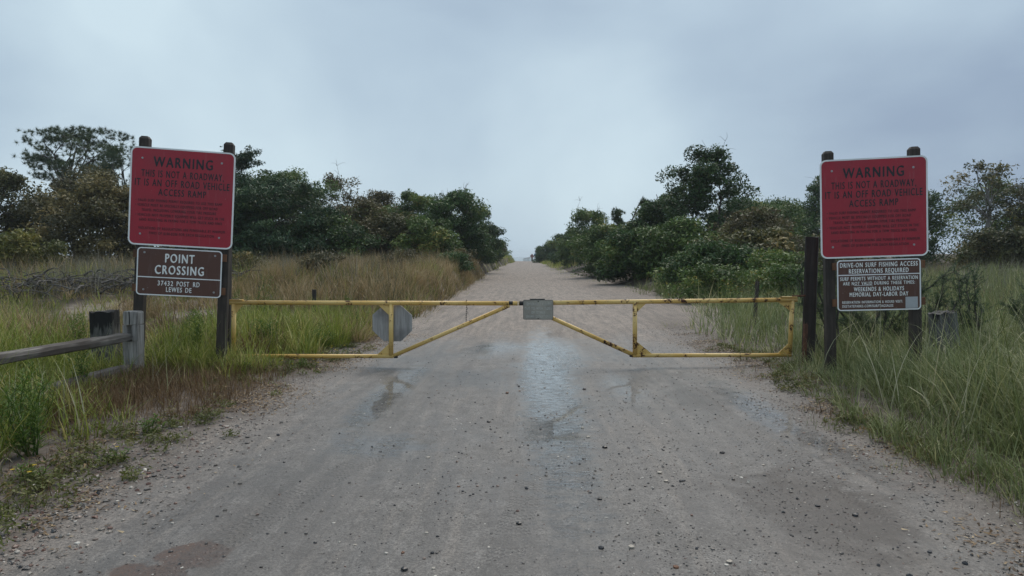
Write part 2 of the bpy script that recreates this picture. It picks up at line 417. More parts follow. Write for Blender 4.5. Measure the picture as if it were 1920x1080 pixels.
# organic stains: dark silt lower right, reddish silt lower left
ed_l = maprange(t, math_(t, 'ADD', X, math_(t, 'MULTIPLY', math_(t, 'SUBTRACT', edge, .5), 1.0)), -2.15, -2.75)
ed_r = maprange(t, math_(t, 'ADD', X, math_(t, 'MULTIPLY', math_(t, 'SUBTRACT', edge, .5), 1.0)), 2.15, 2.85)
dirt = math_(t, 'MULTIPLY', math_(t, 'MAXIMUM', ed_l, ed_r), maprange(t, nm, .36, .60, .4, .95))
dirt = math_(t, 'MULTIPLY', dirt, maprange(t, Y, 10, 16, 1, .25))
c = mixc(t, dirt, c, (.082, .054, .036))
st = blob(1.62, 3.75, .42, .75)
c = mixc(t, math_(t, 'MULTIPLY', st, .95), c, (.038, .027, .020))
st2 = math_(t, 'MAXIMUM', blob(-1.52, 3.06, .17, .17, 1.05, .85), blob(-1.62, 2.86, .22, .12, 1.05, .85))
c = mixc(t, math_(t, 'MULTIPLY', st2, .92), c, (.100, .044, .024))
st3 = math_(t, 'MAXIMUM', blob(1.75, 6.6, .4, .7), math_(t, 'MAXIMUM', blob(.28, 5.4, .2, .4), blob(-1.42, 6.2, .2, .8)))
c = mixc(t, math_(t, 'MULTIPLY', st3, .75), c, (.065, .058, .052))
# grains and grit
vo = N(t, 'ShaderNodeTexVoronoi'); vo.inputs['Scale'].default_value = 65; t.links.new(v, vo.inputs['Vector'])
vc = N(t, 'ShaderNodeSeparateColor'); t.links.new(vo.outputs['Color'], vc.inputs[0])
spot = maprange(t, vo.outputs['Distance'], .38, .25)
dk = math_(t, 'MULTIPLY', spot, maprange(t, vc.outputs[0], .66, .68))
lt = math_(t, 'MULTIPLY', spot, maprange(t, vc.outputs[1], .90, .92))
c = mixc(t, math_(t, 'MULTIPLY', dk, .7), c, (.035, .032, .032))
c = mixc(t, math_(t, 'MULTIPLY', lt, .6), c, (.42, .38, .34))
c = mixc(t, maprange(t, nf, .40, .57, .60, 0), c, (.055, .05, .047))
c = mixc(t, maprange(t, nff, .40, .58, .45, 0), c, (.06, .055, .05))
def band(cx, wd_):
    d = math_(t, 'ABSOLUTE', math_(t, 'SUBTRACT', math_(t, 'ADD', X, math_(t, 'MULTIPLY', math_(t, 'SUBTRACT', nb, .5), .7)), cx))
    return maprange(t, d, wd_, wd_ * .3)
# water film
wet = math_(t, 'MULTIPLY', maprange(t, math_(t, 'ADD', math_(t, 'MULTIPLY', nb, .65), math_(t, 'MULTIPLY', ns, .35)), .43, .62), math_(t, 'SUBTRACT', 1.0, dry))
film = None
for a in FILM:
    fb = math_(t, 'MULTIPLY', blob(*a[:4], 1.4, .3), a[4])
    film = fb if film is None else math_(t, 'MAXIMUM', film, fb)
rip = noise(t, 7, 5, v, .65, (1.0, 5.0, 1), .3)
film = math_(t, 'MULTIPLY', math_(t, 'MULTIPLY', film, maprange(t, nf, .68, .52, .2, 1)), maprange(t, rip, .64, .50, .12, 1.0))
c = mixc(t, math_(t, 'MULTIPLY', wet, .25), c, (.085, .078, .074))
t.links.new(c, p.inputs['Base Color'])
lane = math_(t, 'MAXIMUM', math_(t, 'MAXIMUM', band(-1.25, .42), band(1.55, .5)), math_(t, 'MULTIPLY', band(.2, .45), .7))
lane = math_(t, 'MULTIPLY', math_(t, 'MULTIPLY', lane, maprange(t, trk, .34, .60)), math_(t, 'SUBTRACT', 1.0, dry_y))
c = mixc(t, math_(t, 'MULTIPLY', lane, .42), c, (.080, .070, .062))
wet = math_(t, 'MAXIMUM', wet, math_(t, 'MULTIPLY', lane, 1.1))
t.links.new(c, p.inputs['Base Color'])
rg = math_(t, 'SUBTRACT', math_(t, 'SUBTRACT', math_(t, 'ADD', .58, math_(t, 'MULTIPLY', dry, .25)), math_(t, 'MULTIPLY', wet, .22)), math_(t, 'MULTIPLY', film, .42))
rg = math_(t, 'MAXIMUM', rg, .10)
t.links.new(rg, p.inputs['Roughness'])
p.inputs['Specular IOR Level'].default_value = .5
hh = math_(t, 'ADD', math_(t, 'ADD', math_(t, 'MULTIPLY', nf, .6), math_(t, 'MULTIPLY', nm, 1.2)), math_(t, 'ADD', math_(t, 'MULTIPLY', nff, .25), math_(t, 'MULTIPLY', ns, .8)))
hh = math_(t, 'SUBTRACT', hh, math_(t, 'MULTIPLY', trd, .8))
hh = math_(t, 'MULTIPLY', hh, math_(t, 'SUBTRACT', 1.0, math_(t, 'MULTIPLY', film, .96)))
bump(t, hh, .7, .010, p)
t.links.new(film, p.inputs['Coat Weight']); p.inputs['Coat Roughness'].default_value = .06; p.inputs['Coat IOR'].default_value = 1.33
M_ROAD = m
tag(rd.build('road', M_ROAD, None, True), kind='structure')

# sea beyond the dune crest
m, t, p, o = newmat('sea water')
p.inputs['Base Color'].default_value = (.05, .08, .09, 1); p.inputs['Roughness'].default_value = .18
bump(t, noise(t, .6, 4, wpos(t), .6), .5, .3, p)
sea = MB(); sea.add([(-1500, 180, -2.35), (1500, 180, -2.35), (1500, 2500, -2.35), (-1500, 2500, -2.35)], [[0, 1, 2, 3]])
tag(sea.build('sea', m), kind='structure')

# ------------------------------------------------------------------ plant generators
def leaves(mb, ctr, n, rad, flat, size, aspect, rng, tint, updir=.5, droop=0.0, hollow=0.0):
    """n rhombic leaves scattered in clumps round each centre"""
    ctr = np.asarray(ctr); k = len(ctr)
    idx = np.repeat(np.arange(k), n)
    d = rng.normal(size=(k * n, 3)); d /= np.linalg.norm(d, axis=1)[:, None]
    r = rng.random(k * n) ** (1 / 3.0) if not hollow else hollow + (1 - hollow) * rng.random(k * n) ** .6
    pos = ctr[idx] + d * (r * np.broadcast_to(rad, (k,))[idx])[:, None] * np.array([1, 1, flat])
    nrm = rng.normal(size=(k * n, 3)); nrm[:, 2] += updir * 2; nrm += d * .6
    nrm /= np.linalg.norm(nrm, axis=1)[:, None]
    ax = np.cross(nrm, rng.normal(size=(k * n, 3))); ax += d * .5; ax[:, 2] -= droop
    ax -= nrm * (ax * nrm).sum(1)[:, None]; ax /= np.linalg.norm(ax, axis=1)[:, None] + 1e-9
    bx = np.cross(nrm, ax)
    s = size * (0.6 + 0.8 * rng.random(k * n))[:, None]
    q = np.stack([pos - ax * s * .7 - bx * s * aspect * .8, pos - ax * s * .7 + bx * s * aspect * .8, pos + ax * s * 1.15], 1)
    f = np.arange(k * n * 3).reshape(-1, 3)
    tt = np.clip(np.asarray(tint)[idx] + rng.normal(size=k * n) * .16, 0, 1)
    mb.add(q.reshape(-1, 3), f, tt)
def needles(mb, ctr, n, length, width, rng, tint, up=.6):
    """tufts of needles radiating from each centre"""
    ctr = np.asarray(ctr); k = len(ctr); idx = np.repeat(np.arange(k), n)
    d = rng.normal(size=(k * n, 3)); d[:, 2] += up; d /= np.linalg.norm(d, axis=1)[:, None]
    s = np.cross(d, rng.normal(size=(k * n, 3))); s /= np.linalg.norm(s, axis=1)[:, None] + 1e-9
    L = (length * (.6 + .6 * rng.random(k * n)))[:, None]
    q = np.stack([ctr[idx] - s * width, ctr[idx] + s * width, ctr[idx] + d * L], 1)
    mb.add(q.reshape(-1, 3), np.arange(k * n * 3).reshape(-1, 3), np.clip(np.asarray(tint)[idx] + rng.normal(size=k * n) * .15, 0, 1))
def curve(a, b, rng, sag, n=5):
    a = np.asarray(a, float); b = np.asarray(b, float)
    t_ = np.linspace(0, 1, n)[:, None]
    p_ = a + (b - a) * t_
    off = rng.normal(size=3) * np.linalg.norm(b - a) * .10; off[2] += sag
    p_ = p_ + off * np.sin(t_ * pi) + rng.normal(size=(n, 3)) * np.linalg.norm(b - a) * .018 * (t_ * (1 - t_) * 4)
    return p_

def tree(name, label, cat, x, y, H, Wd, sp, seed, cb=.25, stems=1, lobes=9, clumps=9, n=55, leaf=.075, clump_r=.42, flat=.6,
         lean=(0, 0), mode='leaf', bark=None, dead=0, top=1.0, group=None, shape='dome', bare=0, tint0=.42, sides=True):
    rng = np.random.default_rng(seed)
    z0 = float(ground_z(x, y)) - .05
    root = empty(name, (x, y, z0)); tag(root, label, cat, group)
    wood = MB(); fol = MB()
    R0 = Wd / 2
    if mode == 'leaf' and bare == 0: lobes = int(lobes * 1.35)
    # lobes of the crown
    L = []
    for i in range(lobes):
        tt = (i + .5) / lobes if shape != 'cone' else ((i + .5) / lobes) ** 1.15
        tt = np.clip(tt + rng.normal() * .06, 0.02, 1)
        if shape == 'dome': prof = math.sqrt(max(0, 1 - (max(0, tt - .25) / .78) ** 2)) * (.75 + .25 * min(1, tt / .25))
        elif shape == 'cone': prof = (1 - tt) * .95 + .06
        elif shape == 'umbrella': prof = (.35 + .65 * sstep(0, .45, tt)) * math.sqrt(max(0.03, 1 - (max(0, tt - .5) / .55) ** 2))
        else: prof = .8
        ang = i * 2.39996 + rng.random() * .9
        rr = R0 * prof * (.35 + .55 * rng.random() ** .6)
        if shape == 'cone': rr = R0 * prof * .5
        zz = H * (cb + (1 - cb) * tt * .93)
        L.append((np.array([cos(ang) * rr + lean[0] * tt * H, sin(ang) * rr + lean[1] * tt * H, zz]), max(.16, R0 * prof * (.38 + .22 * rng.random()))))
    # trunk(s)
    tr = []
    for s_ in range(stems):
        a = s_ * 2 * pi / stems + rng.random()
        sp_ = 0 if stems == 1 else R0 * .30
        b = np.array([cos(a) * sp_ * .25, sin(a) * sp_ * .25, 0]); e_ = np.array([cos(a) * sp_ + lean[0] * H * .8, sin(a) * sp_ + lean[1] * H * .8, H * (.86 if shape != 'cone' else .97)])
        pts = curve(b, e_, rng, 0, 8)
        r0 = (.014 * H + .02) / (stems ** .5) * (1.2 if stems == 1 else 1)
        wood.tube(pts, np.linspace(r0, r0 * .18, 8), 7)
        tr.append((pts, r0))
    # limbs, twigs and clumps
    C = []; Rc = []; T = []
    for (lc, lr) in L:
        pts, r0 = tr[rng.integers(len(tr))]
        zt = lc[2] * (.55 + .2 * rng.random())
        if shape == 'cone': zt = lc[2] * .93
        k = int(np.argmin(abs(pts[:, 2] - zt))); k = min(k, 6)
        limb = curve(pts[k], lc, rng, .06 * np.linalg.norm(lc - pts[k]), 6)
        lw = r0 * (.50 - .04 * k)
        wood.tube(limb, np.linspace(lw, lw * .3, 6), 5)
        lt_ = np.clip(tint0 + rng.normal() * .22, 0, 1)
        for j in range(clumps):
            d = rng.normal(size=3); d /= np.linalg.norm(d); d[2] = d[2] * .65 + .12
            cpt = lc + d * lr * (.45 + .75 * rng.random())
            if cpt[2] > H * top: cpt[2] = H * top
            if cpt[2] < .15: cpt[2] = .15
            twig = curve(limb[3 + rng.integers(3)], cpt, rng, .03, 4)
            wood.tube(twig, np.linspace(lw * .28, lw * .10, 4), 3, cap=False)
            if rng.random() < bare: continue
            C.append(cpt); Rc.append(clump_r * (.6 + .8 * rng.random())); T.append(np.clip(lt_ + rng.normal() * .13, 0, 1))
    for i in range(dead):
        a = rng.random() * 2 * pi; s_ = np.array([cos(a) * R0 * .5, sin(a) * R0 * .5, H * (.8 + .2 * rng.random())]) + np.array([lean[0], lean[1], 0]) * H * .8
        bp = tr[0][0][5]; br = curve(bp, s_ + np.array([0, 0, H * .12]), rng, .05, 6); wood.tube(br, np.linspace(.02, .006, 6), 4, cap=False)
        for q in range(7):
            b0 = br[2 + rng.integers(4)]; dd = rng.normal(size=3); dd[2] = abs(dd[2]) + .2
            wood.tube(curve(b0, b0 + dd * H * .055, rng, .02, 4), np.linspace(.010, .004, 4), 3, cap=False)
    C = np.array(C); Rc = np.array(Rc); T = np.array(T)
    if mode == 'leaf': leaves(fol, C, int(n * 2.6), Rc * 1.18, flat, leaf * 1.05, .60, rng, T)
    elif mode == 'pine':
        sub = C[np.repeat(np.arange(len(C)), 6)] + rng.normal(size=(len(C) * 6, 3)) * np.array([.30, .30, .14]) * clump_r * 1.6
        needles(fol, sub, n, leaf, .011, rng, np.repeat(T, 6))
    elif mode == 'cedar':
        k = 14; idx = np.repeat(np.arange(len(C)), k)
        out_ = C[idx] - np.array([lean[0] * H * .5, lean[1] * H * .5, 0]) ; out_[:, 2] = .25 * Rc[idx]; out_ /= np.linalg.norm(out_, axis=1)[:, None] + 1e-6
        ctr = C[idx] + out_ * (rng.random(len(idx)) * clump_r * 1.5)[:, None] + rng.normal(size=(len(idx), 3)) * np.array([.3, .3, .12]) * clump_r
        leaves(fol, ctr, max(3, n // k) + 3, clump_r * .34, .7, leaf * 1.15, .36, rng, T[idx], .4, .3)
    fol.build('crown', LM[sp], root)
    wood.build('trunk', bark or BARK, root, True)
    return root

def pos(px, d): return (px - 985) / 1280 * d
def top(py, d): return 1.39 + (480 - py) / 1280 * d

# ------------------------------------------------------------------ trees and shrubs
# name, label, category, x, y, height above ground, crown width, species, options
TREES = [
 # left of the road
 ('pine_tree', 'tall dark pine with flat open crown rising above the other trees at far left', 'tree', -29.7, 45, 9.0, 6.3, 'pine', dict(mode='pine', cb=.58, lobes=17, clumps=10, n=44, leaf=.26, clump_r=.5, shape='umbrella', stems=1)),
 ('pine_tree', 'shorter pine whose branches show just left of the left warning sign', 'tree', -25.6, 43, 7.2, 3.6, 'pine', dict(mode='pine', cb=.5, lobes=10, clumps=9, n=40, leaf=.26, clump_r=.45, shape='umbrella')),
 ('oak_tree', 'olive brown scrub oak at the left edge of the picture', 'tree', -24.6, 31, 4.6, 5.6, 'olive', dict(stems=3, cb=.12, lobes=15, clumps=10, n=60, clump_r=.55)),
 ('oak_tree', 'brownish scrub oak with pale bare stems below the tall pine', 'tree', -20.2, 31, 4.7, 4.8, 'oak_brown', dict(stems=4, cb=.2, lobes=13, clumps=9, n=44, clump_r=.5, bark=BARK_PALE)),
 ('oak_tree', 'yellow brown scrub oak half hidden by the left warning sign', 'tree', -18.0, 29, 3.9, 4.2, 'oak_brown', dict(stems=3, cb=.12, lobes=13, clumps=9, n=50, clump_r=.48)),
 ('oak_tree', 'dark scrub oak filling the gap behind the posts of the left warning sign', 'tree', -16.2, 34, 3.8, 4.4, 'oak_dark', dict(stems=3, cb=.08, lobes=13, clumps=9, n=55, clump_r=.55)),
 ('cedar_tree', 'dark tall cedar directly right of the left warning sign', 'tree', -14.0, 33, 5.4, 4.0, 'cedar', dict(mode='cedar', cb=.06, lobes=20, clumps=9, n=90, leaf=.085, clump_r=.55, shape='dome')),
 ('cedar_tree', 'broad dark cedar with layered boughs, second right of the left warning sign', 'tree', -11.6, 32, 4.4, 4.8, 'cedar', dict(mode='cedar', cb=.05, lobes=20, clumps=9, n=100, leaf=.085, clump_r=.6)),
 ('oak_tree', 'green oak with rounded top rising behind the broad dark cedar', 'tree', -13.2, 37, 5.3, 4.6, 'oak_green', dict(stems=2, cb=.3, lobes=13, clumps=9, n=55, clump_r=.5)),
 ('oak_tree', 'sparse brown-leaved oak with see-through top left of the road', 'tree', -10.8, 39, 5.1, 4.0, 'rust', dict(stems=3, cb=.25, lobes=13, clumps=8, n=26, clump_r=.42, bare=.25, dead=3)),
 ('oak_shrub', 'rusty brown oak shrub between the sparse oak and the roadside trees', 'shrub', -8.5, 36, 3.4, 4.4, 'rust', dict(stems=4, cb=.1, lobes=12, clumps=9, n=50, clump_r=.48)),
 ('oak_tree', 'pale brown topped oak behind the rusty brown shrub left of the road', 'tree', -9.3, 43, 4.4, 4.0, 'oak_brown', dict(stems=3, cb=.25, lobes=11, clumps=8, n=36, clump_r=.45)),
 ('oak_shrub', 'low dark green shrub at the foot of the sparse brown oak', 'shrub', -9.8, 33, 2.4, 4.2, 'oak_dark', dict(stems=4, cb=.05, lobes=12, clumps=9, n=55, clump_r=.5)),
 ('oak_shrub', 'yellowish green rounded shrub before the dark trees left of the road', 'shrub', -6.8, 36, 2.7, 3.4, 'olive', dict(stems=4, cb=.06, lobes=11, clumps=9, n=55, clump_r=.45)),
 ('oak_tree', 'green oak in the middle of the roadside trees left of the road', 'tree', -6.6, 42, 4.4, 4.4, 'oak_green', dict(stems=3, cb=.15, lobes=14, clumps=9, n=55, clump_r=.5)),
 ('oak_tree', 'dark oak with bare dead twigs on top nearest the road on its left', 'tree', -3.9, 38, 4.1, 3.6, 'oak_dark', dict(stems=2, cb=.22, lobes=13, clumps=9, n=55, clump_r=.45, dead=5, lean=(.05, 0), bark=BARK_PALE)),
 ('oak_shrub', 'leafy green shrub under the dark oak at the left road edge', 'shrub', -5.0, 35, 2.5, 3.2, 'oak_green', dict(stems=4, cb=.05, lobes=11, clumps=9, n=50, clump_r=.42)),
 ('oak_tree', 'wind-bent dark oak reaching over the left road bank', 'tree', -3.5, 47, 3.9, 3.2, 'oak_dark', dict(stems=2, cb=.1, lobes=12, clumps=9, n=55, clump_r=.42, lean=(.06, 0))),
 ('oak_shrub', 'dark roadside shrub on the left bank halfway to the crest', 'shrub', -3.6, 57, 2.5, 3.0, 'oak_dark', dict(stems=3, cb=.05, lobes=10, clumps=8, n=50, clump_r=.45)),
 ('oak_shrub', 'olive roadside shrub on the left just before the crest', 'shrub', -3.6, 72, 1.9, 3.0, 'olive', dict(stems=3, cb=.05, lobes=9, clumps=8, n=45, clump_r=.45, leaf=.09)),
 ('oak_shrub', 'last small grey green shrub on the left side of the crest', 'shrub', -3.7, 96, 1.5, 2.6, 'oak_green', dict(stems=3, cb=.05, lobes=8, clumps=8, n=40, clump_r=.45, leaf=.10)),
 ('bayberry_shrub', 'low yellow green bush in the field at far left', 'shrub', -17.2, 23, 1.35, 2.6, 'yellowgreen', dict(stems=5, cb=.1, lobes=9, clumps=7, n=32, clump_r=.3, leaf=.06)),
 ('bayberry_shrub', 'small yellow green bush in front of the left edge oak', 'shrub', -20.0, 25.5, 1.2, 2.2, 'yellowgreen', dict(stems=5, cb=.1, lobes=8, clumps=7, n=30, clump_r=.3, leaf=.06)),
 ('field_shrub', 'low dark grey green shrub in the grass above the middle of the left gate leaf', 'shrub', -6.2, 20.5, .75, 1.5, 'oak_brown', dict(stems=6, cb=.05, lobes=7, clumps=7, n=24, clump_r=.2, leaf=.04, tint0=.15)),
 ('field_shrub', 'low brown shrub in the grass near the road bank left', 'shrub', -4.3, 24, .80, 1.6, 'rust', dict(stems=6, cb=.05, lobes=7, clumps=7, n=24, clump_r=.2, leaf=.04)),
 ('field_shrub', 'low olive shrub in the grass right of the left sign', 'shrub', -9.3, 21.5, .8, 1.8, 'olive', dict(stems=6, cb=.05, lobes=7, clumps=7, n=24, clump_r=.22, leaf=.04)),
 ('field_shrub', 'low dark shrub hanging over the eroded left road bank', 'shrub', -3.1, 29, .8, 1.5, 'oak_dark', dict(stems=6, cb=.05, lobes=7, clumps=7, n=26, clump_r=.2, leaf=.045)),
 ('field_shrub', 'low brown shrub on the left road bank before the roadside trees', 'shrub', -3.2, 33, .9, 1.6, 'oak_brown', dict(stems=6, cb=.05, lobes=7, clumps=7, n=26, clump_r=.2, leaf=.045)),
 # right of the road
 ('oak_shrub', 'last dark round shrub on the right side of the crest', 'shrub', 2.9, 90, 2.2, 3.0, 'oak_dark', dict(stems=3, cb=.03, lobes=9, clumps=8, n=45, clump_r=.5, leaf=.10)),
 ('oak_shrub', 'dark shrub right of the road a little before the crest', 'shrub', 3.8, 70, 2.8, 3.2, 'oak_dark', dict(stems=3, cb=.03, lobes=10, clumps=8, n=50, clump_r=.45, leaf=.085)),
 ('oak_shrub', 'dull green shrub on the right bank where the road narrows', 'shrub', 4.2, 58, 3.0, 3.0, 'oak_green', dict(stems=3, cb=.05, lobes=11, clumps=8, n=44, clump_r=.42)),
 ('oak_tree', 'small oak with bare twigs on top on the right road bank', 'tree', 4.6, 49, 4.3, 2.9, 'oak_green', dict(stems=2, cb=.15, lobes=11, clumps=8, n=42, clump_r=.4, dead=5)),
 ('oak_shrub', 'large round green shrub at the right road edge', 'shrub', 4.6, 38, 2.5, 3.4, 'oak_green', dict(stems=4, cb=.03, lobes=12, clumps=9, n=55, clump_r=.45)),
 ('oak_shrub', 'dark green shrub hanging over the sandy right bank', 'shrub', 4.9, 30, 2.1, 2.8, 'oak_dark', dict(stems=4, cb=.03, lobes=11, clumps=9, n=55, clump_r=.4)),
 ('pine_sapling', 'young pine with pointed shoots left of the tall oak', 'tree', 5.4, 41, 3.9, 1.6, 'pine', dict(mode='pine', cb=.15, lobes=14, clumps=4, n=34, leaf=.17, clump_r=.22, shape='cone')),
 ('pine_sapling', 'young spiky pine reaching highest among the small pines on the right', 'tree', 6.5, 38, 4.3, 1.8, 'pine', dict(mode='pine', cb=.15, lobes=14, clumps=4, n=34, leaf=.17, clump_r=.22, shape='cone')),
 ('pine_sapling', 'young pine standing between two other small pines right of the road', 'tree', 5.9, 43, 3.9, 1.7, 'pine', dict(mode='pine', cb=.15, lobes=13, clumps=4, n=34, leaf=.17, clump_r=.22, shape='cone')),
 ('oak_shrub', 'dark green shrub in front of the young pines', 'shrub', 5.9, 36, 2.6, 2.6, 'oak_dark', dict(stems=4, cb=.1, lobes=10, clumps=8, n=44, clump_r=.4)),
 ('oak_tree', 'small dark oak between the young pines and the tall oak', 'tree', 7.2, 36, 4.1, 2.4, 'oak_dark', dict(stems=2, cb=.15, lobes=11, clumps=8, n=50, clump_r=.38)),
 ('oak_tree', 'tall oak with open layered crown standing above the scrub on the right', 'tree', 8.5, 33, 5.9, 3.7, 'oak_dark', dict(stems=2, cb=.36, lobes=19, clumps=9, n=44, clump_r=.36, flat=.65, lean=(.02, 0), dead=3, bare=.04)),
 ('oak_shrub', 'broad green shrub at the foot of the tall oak', 'shrub', 6.6, 29, 2.3, 3.6, 'oak_green', dict(stems=4, cb=.03, lobes=12, clumps=9, n=55, clump_r=.45)),
 ('oak_shrub', 'rusty brown shrub right of the tall oak', 'shrub', 9.6, 29, 2.7, 3.6, 'rust', dict(stems=4, cb=.08, lobes=12, clumps=9, n=46, clump_r=.42)),
 ('oak_shrub', 'olive green shrub in front of the rusty brown one on the right', 'shrub', 8.0, 24.5, 1.7, 3.2, 'olive', dict(stems=5, cb=.03, lobes=11, clumps=9, n=50, clump_r=.38)),
 ('oak_shrub', 'low dark shrub nearest the gate above the right sandy bank', 'shrub', 5.9, 22.8, 1.35, 2.6, 'oak_dark', dict(stems=5, cb=.03, lobes=10, clumps=8, n=46, clump_r=.34, leaf=.06)),
 ('oak_shrub', 'low green shrub behind the leaning thin post', 'shrub', 7.6, 20.5, 1.1, 2.4, 'oak_green', dict(stems=5, cb=.03, lobes=9, clumps=8, n=44, clump_r=.32, leaf=.055)),
 ('field_shrub', 'low green scrub at the right road edge behind the gate', 'shrub', 5.2, 18.6, .95, 2.0, 'oak_green', dict(stems=6, cb=.03, lobes=8, clumps=8, n=30, clump_r=.25, leaf=.045)),
 ('field_shrub', 'low grey green scrub on the right bank behind the gate', 'shrub', 6.6, 17.4, .9, 2.0, 'oak_green', dict(stems=6, cb=.03, lobes=8, clumps=8, n=26, clump_r=.25, leaf=.045)),
 ('field_shrub', 'low olive scrub left of the dark right gate post', 'shrub', 8.6, 19.0, 1.2, 2.4, 'olive', dict(stems=6, cb=.03, lobes=9, clumps=8, n=30, clump_r=.28, leaf=.045)),
 ('oak_tree', 'dark oak filling the gap behind the rusty brown shrub', 'tree', 11.4, 37, 3.8, 3.8, 'oak_dark', dict(stems=3, cb=.05, lobes=13, clumps=9, n=40, clump_r=.5)),
 ('oak_tree', 'far green oak between the tall oak and the hazy far oak', 'tree', 17.2, 47, 4.4, 4.4, 'oak_dark', dict(stems=3, cb=.05, lobes=13, clumps=9, n=36, clump_r=.55, leaf=.085)),
 ('pine_sapling', 'young pine standing close left of the tall oak trunk', 'tree', 7.6, 40, 4.5, 1.8, 'pine', dict(mode='pine', cb=.1, lobes=13, clumps=4, n=30, leaf=.17, clump_r=.24, shape='cone')),
 ('oak_tree', 'grey green round oak right of the tall oak', 'tree', 14.6, 42, 4.0, 4.2, 'oak_green', dict(stems=3, cb=.1, lobes=14, clumps=9, n=52, clump_r=.5)),
 ('oak_tree', 'hazy far oak left of the dark right gate post', 'tree', 20.0, 52, 4.4, 5.2, 'oak_green', dict(stems=3, cb=.1, lobes=14, clumps=9, n=50, clump_r=.55, leaf=.085)),
 ('oak_tree', 'dark thin-topped oak showing at the left edge of the right warning sign', 'tree', 21.6, 50, 6.4, 3.4, 'oak_dark', dict(stems=2, cb=.2, lobes=12, clumps=8, n=44, clump_r=.5, dead=3, leaf=.085)),
 ('oak_shrub', 'yellowish shrub on the grassy rise left of the dark right gate post', 'shrub', 13.6, 33, 1.7, 3.0, 'olive', dict(stems=4, cb=.03, lobes=10, clumps=8, n=48, clump_r=.4)),
 ('oak_tree', 'dark oak hidden mostly behind the right warning sign', 'tree', 20.6, 38, 4.2, 4.6, 'oak_dark', dict(stems=3, cb=.08, lobes=14, clumps=9, n=52, clump_r=.5)),
 ('oak_tree', 'slender oak with pale trunk right of the right warning sign', 'tree', 23.2, 35.5, 5.3, 3.0, 'olive', dict(stems=1, cb=.45, lobes=11, clumps=7, n=18, clump_r=.36, flat=.6, bark=BARK_PALE, bare=.3)),
 ('oak_tree', 'dense dark oak behind the slender pale-trunked one', 'tree', 26.2, 39, 4.6, 4.8, 'oak_green', dict(stems=3, cb=.08, lobes=14, clumps=9, n=34, clump_r=.5, bare=.1, dead=3)),
 ('oak_tree', 'brownish oak at the right edge of the picture', 'tree', 27.8, 37, 4.6, 4.8, 'oak_brown', dict(stems=3, cb=.1, lobes=14, clumps=9, n=36, clump_r=.55, tint0=.25)),
 ('bayberry_shrub', 'low olive bush at the foot of the slender pale-trunked oak', 'shrub', 20.9, 31, 1.5, 3.2, 'olive', dict(stems=5, cb=.03, lobes=10, clumps=8, n=46, clump_r=.38)),
 ('bayberry_shrub', 'low yellowish bush under the oaks at the right edge', 'shrub', 22.6, 30, 1.4, 3.2, 'olive', dict(stems=5, cb=.03, lobes=10, clumps=8, n=46, clump_r=.38, tint0=.6)),
]
for i, (nm_, lb, ct, x, y, H_, W_, sp, kw) in enumerate(TREES):
    tree(nm_, lb, ct, x, y, H_, W_, sp, 100 + i * 7, **kw)

# young cedars right behind the right-hand sign
def juniper(label, x, y, boughs, seed):
    """low cedar: a few bare dark boughs ending in feathery sprays; boughs = list of end points relative to the root"""
    rng = np.random.default_rng(seed)
    root = empty('juniper_shrub', (x, y, float(ground_z(x, y)) - .03)); tag(root, label, 'shrub')
    wood = MB(); fol = MB()
    for (bx, by, bz) in boughs:
        b = curve((rng.normal() * .04, rng.normal() * .04, 0), (bx, by, bz), rng, .04, 9)
        wood.tube(b, np.linspace(.022, .005, 9), 5)
        for k in range(3, 9):
            for q in range(5):
                d = rng.normal(size=3) * .55 + (b[-1] - b[3]) / (np.linalg.norm(b[-1] - b[3]) + .01) * .9; d /= np.linalg.norm(d)
                tw = b[k] + d * (.09 + .17 * rng.random())
                wood.tube(np.array([b[k], (b[k] + tw) / 2 + rng.normal(size=3) * .006, tw]), [.004, .003, .0015], 3, cap=False)
                cs = b[k] + (tw - b[k]) * np.linspace(.15, 1.15, 7)[:, None]
                leaves(fol, cs, 11, .021, .9, .015, .18, rng, np.full(7, .45 + rng.normal() * .15), .2)
    fol.build('foliage', LM['cedar'], root); wood.build('stem', BARK, root, True)
juniper('dark juniper spreading behind the post of the right warning sign', 4.75, 9.4, [(.3, .1, 1.02), (.55, -.05, .98), (.05, 0, 1.05), (-.35, .1, .8), (.2, .15, .72), (-.6, 0, .55), (-.2, -.1, .5), (.4, 0, .55), (-.85, .05, .75), (-.1, .1, .3), (.3, -.1, .35)], 5)
juniper('juniper bough slanting up right of the grey stump', 5.35, 9.3, [(.40, 0, 1.12), (.30, .05, .95), (.52, .05, 1.0), (.22, 0, .75)], 6)
juniper('small upright juniper further right of the grey stump', 6.25, 9.6, [(-.12, 0, .95), (.02, .05, 1.0), (-.2, 0, .7), (.1, 0, .55)], 7)
juniper('juniper cut off by the right edge of the picture', 7.0, 9.5, [(-.1, 0, .85), (.1, 0, .9), (-.2, .1, .6), (.2, 0, .5), (0, 0, .4)], 8)
juniper('feathery juniper tips between dark gate post and right warning sign', 4.05, 9.1, [(-.28, -.05, 1.5), (-.15, 0, 1.58), (-.3, 0, 1.2), (-.05, .1, 1.3), (-.25, 0, .8)], 9)

